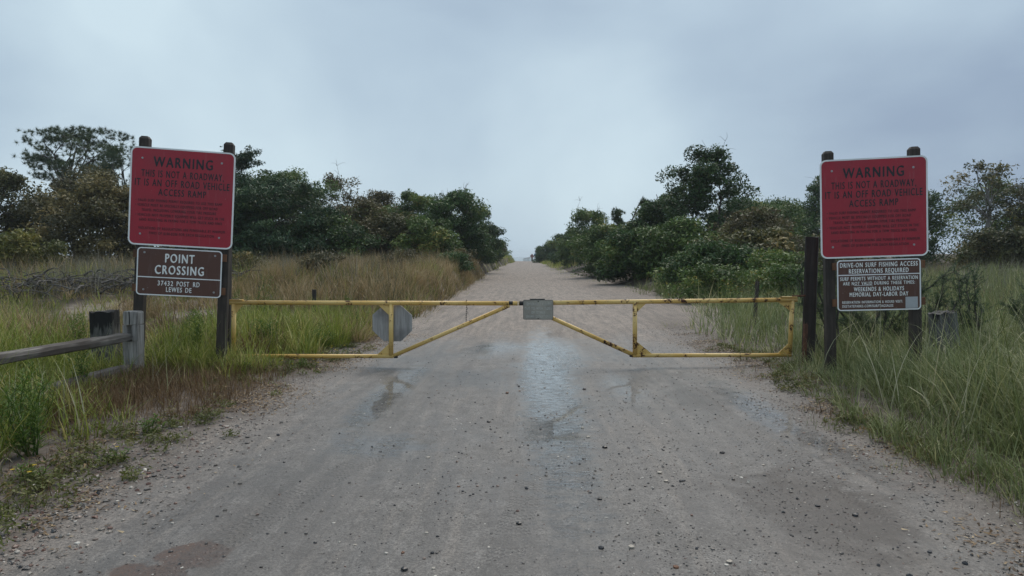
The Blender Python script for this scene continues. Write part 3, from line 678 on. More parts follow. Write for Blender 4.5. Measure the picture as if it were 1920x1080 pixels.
# ------------------------------------------------------------------ grass
def blades(mb, base, h, wd, lean, bend, rng, tint, segs=4, azi=None):
    n = len(base)
    az = rng.random(n) * 2 * pi if azi is None else azi
    dirx = np.cos(az); diry = np.sin(az)
    tw = az + pi / 2 + rng.normal(size=n) * .5
    sxn = np.cos(tw); syn = np.sin(tw)
    p = np.array(base, float); ts = np.linspace(0, 1, segs + 1)
    V = []
    for k, t_ in enumerate(ts):
        if k > 0:
            th = lean + bend * ((t_ + ts[k - 1]) / 2) ** 1.3
            th = np.minimum(th, 2.6)
            ds = h / segs
            p = p + np.stack([dirx * np.sin(th) * ds, diry * np.sin(th) * ds, np.cos(th) * ds], 1)
        wk = wd * (1 - t_ ** 1.6) * .5
        if k < segs:
            o_ = np.stack([sxn * wk, syn * wk, np.zeros(n)], 1)
            V += [p - o_, p + o_]
        else: V.append(p)
    S = 2 * segs + 1
    v = np.stack(V, 1).reshape(-1, 3)
    off = (np.arange(n) * S)[:, None]
    q = np.concatenate([off + np.array([[2 * k, 2 * k + 1, 2 * k + 3, 2 * k + 2]]) for k in range(segs - 1)])
    tr_ = off + np.array([[2 * segs - 2, 2 * segs - 1, 2 * segs]])
    b = mb.n; mb.v.append(v); mb.n += len(v)
    mb.f.append(q + b); mb.t.append(np.tile(tint, segs - 1)); mb.f.append(tr_ + b); mb.t.append(np.asarray(tint))

def tufts(mb, x0, x1, y0, y1, count, per, spread_, h, wd, rng, lean=.25, bend=1.1, segs=4, keep=None, tint=(.45, .16), hvar=.35, wind=None):
    cx = rng.uniform(x0, x1, count); cy = rng.uniform(y0, y1, count)
    if keep is not None:
        k = rng.random(count) < keep(cx, cy); cx = cx[k]; cy = cy[k]
    c = len(cx)
    th = h(cx, cy) if callable(h) else np.full(c, h)
    th = th * np.clip(1 + hvar * rng.normal(size=c), .35, 1.8)
    tt = np.clip(tint[0] + tint[1] * rng.normal(size=c), 0, 1)
    idx = np.repeat(np.arange(c), per); n = len(idx)
    ang = rng.random(n) * 2 * pi; rr = spread_ * rng.random(n) ** .7
    bx = cx[idx] + np.cos(ang) * rr; by = cy[idx] + np.sin(ang) * rr
    bz = ground_z(bx, by) - .01
    az = ang + rng.normal(size=n) * .7
    if wind is not None: az = np.where(rng.random(n) < .45, wind + rng.normal(size=n) * .5, az)
    hh_ = th[idx] * (.45 + .65 * rng.random(n))
    blades(mb, np.stack([bx, by, bz], 1), hh_, wd * (.6 + .8 * rng.random(n)), np.abs(rng.normal(size=n)) * lean * .8 + .04,
           bend * rng.random(n) ** 1.2, rng, np.clip(tt[idx] + .14 * rng.normal(size=n), 0, 1), segs, az)

rng = np.random.default_rng(11)
def inl(x, y, m=0.0): return (x < edge_l(y) - m)
def inr(x, y, m=0.0): return (x > edge_r(y) + m)
def nz(x, y, s, sc_): return fbm(x * sc_, y * sc_, s)
def fov(x, y): return (np.abs(x) < .86 * y + 1.0)

# --- left verge, near
gl = MB()
def kl(x, y): return fov(x, y) * inl(x, y, .35) * (.25 + .75 * sstep(.25, .9, edge_l(y) - x - .25)) * np.where((x > -4.1) & (y > 5.6) & (y < 7.6), .25, 1)
def low(x, y):
    a = np.exp(-(((x + 4.2) / .95) ** 2 + ((y - 6.6) / 1.2) ** 2)); b = np.exp(-(((x - 5.2) / .6) ** 2 + ((y - 7.9) / .7) ** 2)); c = np.exp(-(((x + 4.9) / .5) ** 2 + ((y - 7.9) / .5) ** 2))
    return 1 - .75 * np.maximum(np.maximum(a, b), c)
def hl_(x, y): return (.16 + .36 * sstep(.3, 1.5, edge_l(y) - x) + .16 * nz(x, y, 3, .9)) * low(x, y)
tufts(gl, -7.5, -2.7, 2.6, 8.6, 2300, 14, .08, hl_, 0.0095, rng, .6, 1.8, 4, kl, (.45, .2), .45)
tufts(gl, -3.3, -2.2, 3.0, 9, 420, 11, .05, .13, .007, rng, .5, 1.3, 4, lambda x, y: (x < edge_l(y) + .35) * sstep(.45, .62, nz(x, y, 139, 1.4)), (.4, .2))
tufts(gl, -4.4, -3.0, 7.5, 8.3, 150, 22, .08, .30, .010, rng, .5, 1.8, 5, lambda x, y: inl(x, y, .2) * 1.0, (.5, .2))
tufts(gl, -5.0, -2.6, 8.7, 12.5, 420, 24, .12, .46, .014, rng, .4, 1.6, 5, lambda x, y: inl(x, y, .1) * 1.0, (.5, .16))
tag(gl.build('verge_grass', GM['green']), 'green grass growing along the left verge around fence and sign', 'grass', None, 'stuff')
gt = MB()
def kt(x, y): return fov(x, y) * inl(x, y, -.12) * (1 - .6 * sstep(1.2, 2.2, edge_l(y) - x))
tufts(gt, -6, -2.4, 2.6, 9.5, 3400, 8, .10, .17, .005, rng, 1.75, .25, 2, kt, (.45, .2))
tufts(gt, -4.2, -2.7, 5.4, 7.9, 1300, 12, .11, .22, .005, rng, 1.75, .3, 2, lambda x, y: inl(x, y, .0) * 1.0, (.5, .2))
tufts(gt, 2.4, 3.8, 3, 12, 2600, 9, .09, .14, .006, rng, 1.6, .4, 2, lambda x, y: inr(x, y, -.30) * (x < edge_r(y) + .6) * sstep(.3, .6, nz(x, y, 131, 1.6)), (.4, .22))
tufts(gt, -9, -3.2, 8, 16, 900, 14, .16, .40, .008, rng, .35, 1.7, 3, lambda x, y: inl(x, y, .5) * sstep(.5, .6, nz(x, y, 133, .5)), (.6, .2))
tufts(gt, -8, -2.4, 14, 40, 350, 16, .22, .58, .013, rng, .35, 1.8, 3, lambda x, y: inl(x, y, .1) * sstep(.48, .6, nz(x, y, 135, .35)), (.55, .25))
tag(gt.build('dry_thatch', GM['thatch']), 'brown dead grass lying flat along both road edges', 'dry grass', None, 'stuff')
# --- right verge, near
gr = MB()
def kr(x, y): return fov(x, y) * inr(x, y, .0) * (.7 + .3 * sstep(.0, .5, x - edge_r(y)))
def hr_(x, y): return (1 - .38 * sstep(5.2, 7.2, y)) * (.18 + .50 * sstep(.1, 1.2, x - edge_r(y)) + .22 * nz(x, y, 6, .8)) * low(x, y)
tufts(gr, 2.7, 8.5, 3.0, 10, 2500, 17, .09, hr_, .0095, rng, .35, 1.8, 4, kr, (.45, .2), .4, wind=2.6)
tufts(gr, 2.3, 3.6, 3.0, 12, 520, 12, .05, .15, .007, rng, .5, 1.3, 4, lambda x, y: (x > edge_r(y) - .42) * (x < edge_r(y) + .3) * sstep(.42, .62, nz(x, y, 137, 1.4)), (.3, .2))
tufts(gr, 2.55, 3.7, 3.0, 5.4, 420, 14, .07, .24, .008, rng, .5, 1.6, 4, lambda x, y: inr(x, y, -.08) * 1.0, (.35, .22))
tufts(gr, 3.1, 4.9, 7.0, 8.3, 260, 14, .08, .27, .008, rng, .45, 1.6, 4, lambda x, y: inr(x, y, .1) * 1.0, (.35, .2))
tag(gr.build('verge_grass', GM['bluegreen']), 'tall grey green grass arching over the right verge', 'grass', None, 'stuff')
gs = MB()
tufts(gs, 3.1, 7.5, 3.6, 9.5, 210, 4, .06, .85, .010, rng, .25, 2.3, 7, lambda x, y: fov(x, y) * inr(x, y, .35), (.75, .15), wind=0.2)
tufts(gs, -6, -3.3, 3.5, 9.0, 60, 3, .05, .6, .008, rng, .3, 2.0, 6, lambda x, y: fov(x, y) * inl(x, y, .5), (.7, .15))
tag(gs.build('straw_grass', GM['pale']), 'pale straw coloured seed stalks bending out of the verge grass', 'grass', None, 'stuff')

# --- middle distance, left field
sandy = lambda x, y: 1 - .93 * np.exp(-(((x + 8.0) / 3.0) ** 2 + ((y - 15.8) / 2.0) ** 2)) 
gm = MB()
def opn(x, y): return 1 - .72 * np.exp(-(((x / y + .52) / .17) ** 2)) * (1 - sstep(16, 19, y))
def k1(x, y): return fov(x, y) * inl(x, y, .12) * sandy(x, y) * sstep(.30, .55, nz(x, y, 51, .45))
tufts(gm, -16, -2.2, 9, 24, 2100, 15, .16, lambda x, y: (.32 + .28 * nz(x, y, 52, .4)) * opn(x, y), .013, rng, .4, 1.8, 3, k1, (.45, .2))
tufts(gm, -9, -2.3, 13, 38, 900, 14, .2, .5, .015, rng, .4, 1.7, 3, lambda x, y: inl(x, y, .1) * sstep(.50, .62, nz(x, y, 145, .55)), (.35, .22))
tag(gm.build('field_grass', GM['green']), 'green grass patches in the field left of the road', 'grass', None, 'stuff')
gy = MB()
def k2(x, y): return fov(x, y) * inl(x, y, .05) * sandy(x, y) * sstep(.66, .34, nz(x, y, 51, .45))
def h2_(x, y): return (.40 + .30 * nz(x, y, 53, .35)) * opn(x, y)
tufts(gy, -20, -2.2, 10, 34, 3300, 15, .20, h2_, .016, rng, .4, 1.9, 3, k2, (.45, .22), .42)
tufts(gy, -8, -2.3, 15, 42, 1300, 16, .22, .66, .017, rng, .4, 2.0, 3, lambda x, y: inl(x, y, .0) * 1.0, (.5, .18))
tag(gy.build('field_grass', GM['straw']), 'golden brown tall grass on the bank left of the road', 'grass', None, 'stuff')
def tussocks(mb, pts, rng, tint):
    for (tx, ty, hh_, rr) in pts:
        tufts(mb, tx - .01, tx + .01, ty - .01, ty + .01, 1, 260, rr, hh_, .010, rng, .45, 2.1, 4, None, (tint + .1 * rng.normal(), .1), .08)
near = [(-6.9, 9.6, .78, .26), (-7.6, 10.3, .8, .28), (-6.3, 10.4, .66, .24), (-8.4, 11.2, .8, .3), (-2.75, 10.9, .55, .26), (-3.3, 11.4, .62, .28), (-3.05, 12.4, .6, .26), (-3.9, 10.2, .55, .24), (-5.6, 9.2, .55, .22)]
far = [(rng.uniform(-9, -2.5), rng.uniform(13.5, 34), rng.uniform(.6, .85), rng.uniform(.25, .4)) for _ in range(70)]
far = [(a, b, c, d) for a, b, c, d in far if a < edge_l(np.array(b)) - .1]
tu = MB(); tussocks(tu, near, rng, .6); tussocks(tu, far[:56], rng, .65)
tag(tu.build('tussock_grass', GM['straw']), 'rounded golden brown grass tussocks in the field left of the road', 'grass', None, 'stuff')
tu = MB(); tussocks(tu, far[56:], rng, .6); tussocks(tu, [(-6.6, 9.3, .5, .2), (-3.6, 8.9, .4, .2), (-2.9, 11.9, .5, .25)], rng, .7)
tag(tu.build('tussock_grass', GM['thatch']), 'rounded rusty brown grass tussocks in the field left of the road', 'grass', None, 'stuff')
gg = MB()
tufts(gg, -26, -4, 19, 36, 3600, 9, .18, .62, .010, rng, .2, .7, 3, lambda x, y: fov(x, y) * sstep(.40, .6, nz(x, y, 61, .3)), (.45, .2))
tufts(gg, 8, 26, 15, 33, 1900, 9, .18, .58, .010, rng, .2, .7, 3, lambda x, y: fov(x, y) * sstep(.45, .6, nz(x, y, 66, .3)), (.45, .2))
tufts(gg, -14, -3.2, 17, 36, 1500, 9, .2, .72, .010, rng, .2, .7, 3, lambda x, y: inl(x, y, .4) * sstep(.46, .6, nz(x, y, 147, .5)), (.4, .25))
tag(gg.build('dune_scrub', GM['grey']), 'greyish dry stalks in front of the trees on both sides', 'dry grass', None, 'stuff')
# --- middle distance, right field
gq = MB()
def k3(x, y): return fov(x, y) * inr(x, y, .0) * np.where(y > 13, sstep(.0, 1.4, x - edge_r(y)) * .9 + .1, 1)
tufts(gq, 2.8, 18, 9.5, 26, 3900, 14, .15, lambda x, y: .38 + .32 * nz(x, y, 54, .4), .012, rng, .35, 1.6, 3, k3, (.40, .18))
tag(gq.build('field_grass', GM['bluegreen']), 'grey green grass in the field right of the road', 'grass', None, 'stuff')
gz = MB()
tufts(gz, 4, 26, 11, 34, 2000, 10, .15, .5, .012, rng, .3, 1.2, 3, lambda x, y: fov(x, y) * inr(x, y, .8) * sstep(.5, .62, nz(x, y, 81, .35)), (.4, .2))
tag(gz.build('field_grass', GM['straw']), 'straw coloured grass patches in the field behind the right sign', 'grass', None, 'stuff')
# sparse tufts along both road edges toward the crest
ge = MB()
def ke(x, y): return (np.minimum(np.abs(x - edge_l(y)), np.abs(x - edge_r(y))) < .5) * sstep(.45, .6, nz(x, y, 91, .8))
tufts(ge, -3.6, 4.6, 12, 60, 2600, 11, .10, .20, .010, rng, .5, 1.2, 3, ke, (.5, .18))
tufts(ge, -4.5, 4.5, 55, 108, 1400, 8, .2, .45, .03, rng, .4, 1.0, 2, lambda x, y: inl(x, y, -.1) | inr(x, y, -.1), (.6, .18))
tag(ge.build('roadside_grass', GM['green']), 'small green tufts along the sandy road edges beyond the gate', 'grass', None, 'stuff')

# ------------------------------------------------------------------ built things: shape helpers
def rot_to(v):
    from mathutils import Vector
    return Vector(v).to_track_quat('Z', 'Y').to_matrix().to_4x4()
def bm_box(bm, c, s, bev=0.0):
    from mathutils import Matrix
    r = bmesh.ops.create_cube(bm, size=1.0, matrix=Matrix.Translation(c) @ Matrix.Diagonal((*s, 1)))
    if bev:
        ed = list({e_ for v_ in r['verts'] for e_ in v_.link_edges})
        bmesh.ops.bevel(bm, geom=ed, offset=bev, segments=2, affect='EDGES', profile=.6)
def bm_pipe(bm, a, b, r, seg=20):
    from mathutils import Matrix, Vector
    a = Vector(a); b = Vector(b); d = b - a
    m = Matrix.Translation((a + b) / 2) @ rot_to(d)
    bmesh.ops.create_cone(bm, cap_ends=True, segments=seg, radius1=r, radius2=r, depth=d.length, matrix=m)
def prism(bm, outline, y0, y1):
    """outline in x,z; extruded from y0 to y1"""
    n = len(outline)
    a = [bm.verts.new((x, y0, z)) for x, z in outline]; b = [bm.verts.new((x, y1, z)) for x, z in outline]
    bm.faces.new(a); bm.faces.new(b[::-1])
    for i in range(n):
        bm.faces.new((a[i], b[i], b[(i + 1) % n], a[(i + 1) % n]))
    bmesh.ops.recalc_face_normals(bm, faces=bm.faces)
def rrect(w, h, r, cx=0, cz=0, k=6):
    o = []
    for sx_, sz_, a0 in ((1, 1, 0), (-1, 1, 90), (-1, -1, 180), (1, -1, 270)):
        for i in range(k + 1):
            a = R(a0 + 90 * i / k)
            o.append((cx + sx_ * (w / 2 - r) + r * cos(a), cz + sz_ * (h / 2 - r) + r * sin(a)))
    return o
def ringprism(bm, o1, o2, y0, y1):
    """frame between outline o1 (outer) and o2 (inner)"""
    n = len(o1)
    V = [[bm.verts.new((x, y, z)) for x, z in o] for o in (o1, o2) for y in (y0, y1)]
    for i in range(n):
        j = (i + 1) % n
        bm.faces.new((V[0][i], V[0][j], V[2][j], V[2][i])); bm.faces.new((V[1][i], V[3][i], V[3][j], V[1][j]))
        bm.faces.new((V[0][i], V[1][i], V[1][j], V[0][j])); bm.faces.new((V[2][i], V[2][j], V[3][j], V[3][i]))
    bmesh.ops.recalc_face_normals(bm, faces=bm.faces)

def lettering(text, cx, cz, width, height, y, mat, parent, bold=.012, align='C'):
    """one printed line: cap height and width given in metres"""
    cu = bpy.data.curves.new('lettering', 'FONT'); cu.body = text; cu.size = 1.0; cu.resolution_u = 3
    cu.space_character = 1.22; cu.space_word = 1.25
    ob = bpy.data.objects.new('lettering', cu); col.objects.link(ob)
    bpy.context.view_layer.update()
    me = bpy.data.meshes.new_from_object(ob.evaluated_get(bpy.context.evaluated_depsgraph_get()))
    bpy.data.objects.remove(ob); bpy.data.curves.remove(cu)
    n = len(me.vertices); co = np.empty(n * 3, np.float32); me.vertices.foreach_get('co', co); co = co.reshape(-1, 3)
    x0, x1 = co[:, 0].min(), co[:, 0].max()
    sx_ = width / (x1 - x0); sz_ = height / .682
    q = np.zeros_like(co)
    q[:, 0] = cx - width / 2 + (co[:, 0] - x0) * sx_
    q[:, 2] = cz - height / 2 + co[:, 1] * sz_
    q[:, 1] = y
    # strokes are thickened by three staggered layers of the same print
    q = np.concatenate([q + np.array([a * bold * sz_ * .8, -.00025 * k_, b * bold * sz_]) for k_, (a, b) in enumerate(((-1, -.6), (1, .6), (0, 0)))]); co = np.tile(co, (3, 1))
    fc = [[v_ + n * k_ for v_ in p_.vertices] for k_ in range(3) for p_ in me.polygons]
    lo = np.array([co[f_, 0].min() for f_ in fc]); hi = np.array([co[f_, 0].max() for f_ in fc])
    order = np.argsort(lo); word = np.zeros(len(fc), int); wi = 0; end = hi[order[0]]
    for k in order:
        if lo[k] > end + .24 and height > .033: wi += 1
        end = max(end, hi[k]) if lo[k] <= end + .24 or height <= .033 else hi[k]
        word[k] = wi
    bpy.data.meshes.remove(me)
    for k in range(wi + 1):
        ff_ = [fc[i_] for i_ in range(len(fc)) if word[i_] == k]
        us = sorted({v_ for f_ in ff_ for v_ in f_}); mp_ = {v_: i_ for i_, v_ in enumerate(us)}
        m2 = bpy.data.meshes.new('lettering'); m2.from_pydata([tuple(map(float, q[v_])) for v_ in us], [], [[mp_[v_] for v_ in f_] for f_ in ff_]); m2.update()
        link('lettering', m2, mat, parent)
def bolt(x, z, y, parent):
    bm = bmesh.new(); bm_pipe(bm, (x, y, z), (x, y - .003, z), .012, 12)
    bmesh.ops.create_cone(bm, cap_ends=True, segments=6, radius1=.008, radius2=.007, depth=.008,
                          matrix=__import__('mathutils').Matrix.Translation((x, y - .007, z)) @ rot_to((0, -1, 0)))
    return bm_build('bolt', bm, M_STEEL, parent)
def panel(name, cx, cz, w_, h_, face, parent, r=.07, bw=.016, y=-.075, label=None):
    bm = bmesh.new(); prism(bm, rrect(w_, h_, r, cx, cz), y - .002, y + .002)
    o = bm_build(name, bm, face, parent)
    if label: o['label'] = label
    bm = bmesh.new(); ringprism(bm, rrect(w_ + .002, h_ + .002, r, cx, cz), rrect(w_ - 2 * bw, h_ - 2 * bw, r - bw, cx, cz), y - .0035, y + .003)
    bm_build('border', bm, M_BORDER, o)
    return o
def post_mesh(h, s, z0=-.3, chamf=.03):
    bm = bmesh.new(); bm_box(bm, (0, 0, (h + z0) / 2), (s, s, h - z0))
    tops = [v_ for v_ in bm.verts if v_.co.z > h - .01]
    f = [f_ for f_ in bm.faces if all(v_ in tops for v_ in f_.verts)]
    r = bmesh.ops.inset_individual(bm, faces=f, thickness=s * .28, depth=0)
    for v_ in f[0].verts: v_.co.z += chamf
    ed = [e_ for e_ in bm.edges if abs(e_.verts[0].co.z - e_.verts[1].co.z) > .5]
    bmesh.ops.bevel(bm, geom=ed, offset=.006, segments=1, affect='EDGES')
    return bm
def add_post(x, y, h, s, mat, parent, name='post', tilt=0, yaw=0):
    o = bm_build(name, post_mesh(h, s), mat, parent); o.location = (x, y, 0); o.rotation_euler = (0, tilt, yaw); return o

WARN = [('WARNING', 0, .398, .68, .112, M_BLACK, .030),
        ('THIS IS NOT A ROADWAY,', 0, .262, .95, .078, M_BLACK, .02),
        ('IT IS AN OFF ROAD VEHICLE', 0, .158, 1.09, .078, M_BLACK, .02),
        ('ACCESS RAMP', 0, .055, .55, .075, M_BLACK, .02),
        ('• VALID SURF FISHING PERMIT REQUIRED TO USE THIS RAMP', -.03, -.045, 1.0, .030, M_FAINT, .03),
        ('• VEHICLE MUST BE SPECIALLY EQUIPPED FOR OFF ROAD', -.06, -.100, .95, .030, M_FAINT, .03),
        ('TRAVEL INCLUDING LOWERING YOUR TIRE PRESSURE', -.03, -.155, .86, .030, M_FAINT, .03),
        ('• VEHICLES NOT PROPERLY EQUIPPED WILL GET STUCK IN THE', -.015, -.212, 1.03, .030, M_FAINT, .03),
        ('SAND RESULTING IN PAYING FOR A TOW TRUCK AND FINES', -.005, -.266, .96, .030, M_FAINT, .03),
        ('VIOLATIONS OF REGULATIONS ARE PUNISHABLE BY MINIMUM', .01, -.362, 1.0, .030, M_FAINT, .03),
        ('FINES OF $100-$200 FOR EACH REGULATION', .01, -.417, .75, .030, M_FAINT, .03)]
def warning_panel(cx, cz, parent):
    p_ = panel('warning_panel', cx, cz, 1.135, 1.115, M_RED, parent, label='red panel with white edge and black lettering')
    for (s_, x, z, ww, hh_, mt, bd) in WARN: lettering(s_, cx + x * .94, cz + z, ww * .94, hh_, -.0785, mt, p_, bd)
    for x, z in ((-.44, .43), (.42, .43), (-.44, -.43), (.42, -.43)): bolt(cx + x, cz + z, -.077, p_)
    return p_

# left sign: red warning panel above the brown name panel
root = empty('warning_sign', (-4.063, 7.86, .05), (0, .056, R(9)))
tag(root, 'left warning sign: red panel over brown POINT CROSSING panel on two posts', 'sign')
for x, h_ in ((-.445, 2.66), (.475, 2.66)): add_post(x, 0, h_, .105, W_SIGNPOST, root)
warning_panel(0, 2.005, root)
bp_ = panel('name_panel', 0, 1.150, .925, .545, M_BROWN, root, .045, .012, label='brown panel with white lettering')
lettering('POINT', 0, 1.310, .315, .098, -.0785, M_WHITE, bp_, .028)
lettering('CROSSING', 0, 1.175, .53, .098, -.0785, M_WHITE, bp_, .028)
for s_, x, z, ww in (('37432', -.148, 1.020, .165), ('POST', .043, 1.020, .135), ('RD', .190, 1.020, .070), ('LEWES', -.052, .950, .172), ('DE', .105, .950, .066)):
    lettering(s_, x, z, ww, .054, -.0785, M_WHITE, bp_, .024)
bm = bmesh.new(); bm_box(bm, (0, -.0775, 1.085), (.90, .002, .011)); bm_build('divider_line', bm, M_BORDER, bp_)
for x, z in ((-.385, 1.365), (.385, 1.365), (-.385, .94), (.385, .94)): bolt(x, z, -.077, bp_)
for z in (1.345, .955):
    bm = bmesh.new(); bm_box(bm, (0, -.063, z), (1.02, .020, .085), .003); bm_build('batten', bm, W_BATTEN, root)

# right sign
root = empty('warning_sign', (3.99, 7.86, .02), (0, -.034, R(-7)))
tag(root, 'right warning sign: red panel over brown RESERVATIONS REQUIRED panel on two posts', 'sign')
for x, h_ in ((-.46, 2.55), (.455, 2.55)): add_post(x, 0, h_, .105, W_SIGNPOST, root)
warning_panel(0, 1.915, root)
bp_ = panel('notice_panel', .045, 1.045, .885, .575, M_BROWN, root, .04, .012, label='brown panel with white lettering')
cx = .045
for (s_, x, z, ww, hh_) in (('DRIVE-ON SURF FISHING ACCESS', 0, 1.275, .82, .050), ('RESERVATIONS REQUIRED', 0, 1.205, .63, .050),
        ('SURF PERMITS WITHOUT A RESERVATION', 0, 1.120, .82, .040), ('ARE NOT VALID DURING THESE TIMES:', 0, 1.066, .76, .036),
        ('WEEKENDS & HOLIDAYS', 0, 1.000, .53, .046), ('MEMORIAL DAY-LABOR DAY', 0, .940, .62, .046),
        ('RESERVATION INFORMATION & HOURS VISIT:', -.07, .853, .64, .028), ('DESTATEPARKS.COM/SURFTAGSALES', -.12, .808, .54, .028)):
    lettering(s_, cx + x, z, ww, hh_, -.0785, M_WHITE, bp_, .026)
bm = bmesh.new(); bm_box(bm, (cx, -.0775, 1.162), (.862, .002, .011)); bm_build('divider_line', bm, M_BORDER, bp_)
bm = bmesh.new(); bm_box(bm, (cx - .165, -.0775, 1.043), (.20, .002, .004)); bm_build('underline', bm, M_WHITE, bp_)
bm = bmesh.new(); bm_box(bm, (cx + .345, -.0775, .838), (.128, .002, .128)); bm_build('pale_label', bm, plain('pale label', (.42, .43, .45), .5, var=.1), bp_)
for z in (1.265, .85):
    bm = bmesh.new(); bm_box(bm, (cx, -.063, z), (.985, .020, .085), .003); bm_build('batten', bm, W_BATTEN, root)

# ------------------------------------------------------------------ gate
GY = 8.5
def part_pipe(name, a, b, r, parent, mat=M_YEL):
    bm = bmesh.new(); bm_pipe(bm, a, b, r); return bm_build(name, bm, mat, parent, True)
def gusset(pts, parent, th=.010, y=0.0):
    bm = bmesh.new(); prism(bm, pts, y - th / 2, y + th / 2); return bm_build('gusset', bm, M_YEL, parent)
rT, rB, rD = .028, .025, .026
# left leaf; local origin at its hinge foot
ox = -3.72
gl_ = empty('gate_leaf', (ox, GY, 0)); tag(gl_, 'left leaf of the yellow pipe gate carrying the grey octagon board', 'gate')
def L_(x, z, y=0.0): return (x - ox, y, z)
part_pipe('top_rail', L_(-3.72, .806), L_(-.095, .800), rT, gl_)
part_pipe('upright', L_(-3.668, .79), L_(-3.678, .13), .027, gl_)
part_pipe('upright', L_(-1.680, .79), L_(-1.686, .14), .029, gl_)
part_pipe('bottom_rail', L_(-3.69, .130), L_(-1.66, .132), rB, gl_)
part_pipe('brace', L_(-1.66, .135), L_(-.20, .775), rD, gl_)
gusset([(-3.66 - ox, .80), (-3.53 - ox, .80), (-3.645 - ox, .665)], gl_)
gusset([(-1.69 - ox, .795), (-1.86 - ox, .795), (-1.69 - ox, .635)], gl_)
gusset([(-1.69 - ox, .14), (-1.89 - ox, .125), (-1.69 - ox, .31)], gl_)
part_pipe('hinge_pin', L_(-3.60, .842), L_(-3.80, .842), .012, gl_, M_IRON)
bm = bmesh.new(); bm_box(bm, (-3.645 - ox, 0, .838), (.19, .055, .012), .002); bm_build('hinge_strap', bm, M_YEL, gl_)
bm = bmesh.new(); bm_pipe(bm, L_(-.205, .801), L_(-.155, .801), .0285); bm_build('latch_sleeve', bm, M_IRON, gl_)
bm = bmesh.new(); bm_box(bm, L_(-1.625, .125), (.045, .045, .03), .006); bm_build('bumper', bm, M_IRON, gl_)
# octagon board: two boards side by side seen from behind
oc = empty('octagon_board', (-1.675 - ox, .045, .543)); oc.parent = gl_
del oc
a_, b_ = .250, .228
oct_ = [(-a_ * .45, b_), (a_ * .42, b_), (a_, b_ * .45), (a_, -b_ * .40), (a_ * .42, -b_), (-a_ * .42, -b_), (-a_, -b_ * .40), (-a_, b_ * .47)]
for o_ in [o for o in bpy.data.objects if o.name.startswith('octagon_board')]: bpy.data.objects.remove(o_)
def clip_x(poly, x0, x1):
    for sgn, lim in ((1, x0), (-1, -x1)):
        o = []
        for i in range(len(poly)):
            p0, p1 = poly[i], poly[(i + 1) % len(poly)]
            d0, d1 = sgn * p0[0] - lim, sgn * p1[0] - lim
            if d0 >= 0: o.append(p0)
            if d0 * d1 < 0:
                k = d0 / (d0 - d1); o.append((p0[0] + (p1[0] - p0[0]) * k, p0[1] + (p1[1] - p0[1]) * k))
        poly = o
    return poly
for x0, x1 in ((-.26, -.1175), (-.116, .000), (.0015, .115), (.1165, .26)):
    bm = bmesh.new(); prism(bm, [(x + 1e-9 - 1.675 - ox, z + .543) for x, z in clip_x(oct_, x0, x1)], .034, .050 + .002 * random.Random(x0).random())
    o_ = bm_build('octagon_board', bm, M_OCT, gl_); o_['label'] = 'grey weathered board of the octagon'
# right leaf
ox = 3.36
gr_ = empty('gate_leaf', (ox, GY, 0)); tag(gr_, 'right leaf of the yellow pipe gate carrying the small faded notice', 'gate')
part_pipe('top_rail', L_(-.085, .802), L_(3.36, .850), rT, gr_)
part_pipe('upright', L_(3.305, .84), L_(3.285, .18), .027, gr_)
part_pipe('upright', L_(1.362, .82), L_(1.368, .16), .028, gr_)
part_pipe('bottom_rail', L_(1.33, .150), L_(3.30, .162), rB, gr_)
part_pipe('brace', L_(1.345, .160), L_(.00, .770), rD, gr_)
gusset([(3.29 - ox, .84), (3.11 - ox, .835), (3.295 - ox, .70)], gr_)
gusset([(1.37 - ox, .815), (1.52 - ox, .82), (1.37 - ox, .675)], gr_)
gusset([(1.37 - ox, .155), (1.60 - ox, .155), (1.37 - ox, .34)], gr_)
gusset([(3.30 - ox, .17), (3.12 - ox, .165), (3.29 - ox, .33)], gr_)
bm = bmesh.new(); bm_box(bm, (3.26 - ox, 0, .884), (.19, .055, .012), .002); bm_build('hinge_strap', bm, M_YEL, gr_)
part_pipe('hinge_pin', L_(3.30, .893), L_(3.46, .90), .012, gr_, M_RUST)
bm = bmesh.new(); bm_pipe(bm, L_(-.075, .802), L_(.0, .803), .0285); bm_build('latch_sleeve', bm, M_IRON, gr_)
bm = bmesh.new(); bm_box(bm, L_(1.325, .148), (.045, .045, .03), .006); bm_build('bumper', bm, M_IRON, gr_)
bm = bmesh.new(); prism(bm, rrect(.372, .245, .02, .160 - ox, .724), -.040, -.036); np_ = bm_build('notice_plate', bm, M_PLAQUE, gr_); np_['label'] = 'small faded grey brown notice'
bm = bmesh.new(); ringprism(bm, rrect(.374, .247, .02, .160 - ox, .724), rrect(.360, .233, .013, .160 - ox, .724), -.0415, -.035); bm_build('border', bm, plain('plaque edge', (.16, .155, .14), .6, var=.2), np_)
for s_, z, ww in (('TEMPORARILY CLOSED', .795, .315), ('DUE TO HIGH TIDES', .742, .33), ('OR OTHER', .692, .17), ('UNSAFE CONDITIONS', .643, .30)):
    lettering(s_, .160 - ox, z, ww, .034, -.0425, M_PLAQ_T, np_, .004)
for z in (.828, .613): 
    bm = bmesh.new(); bm_pipe(bm, (.160 - ox, -.041, z), (.160 - ox, -.047, z), .007, 10); bm_build('bolt', bm, M_IRON, np_)
bm = bmesh.new(); bm_box(bm, (.150 - ox, -.012, .852), (.185, .05, .014), .002); bm_build('mounting_clip', bm, M_IRON, gr_)

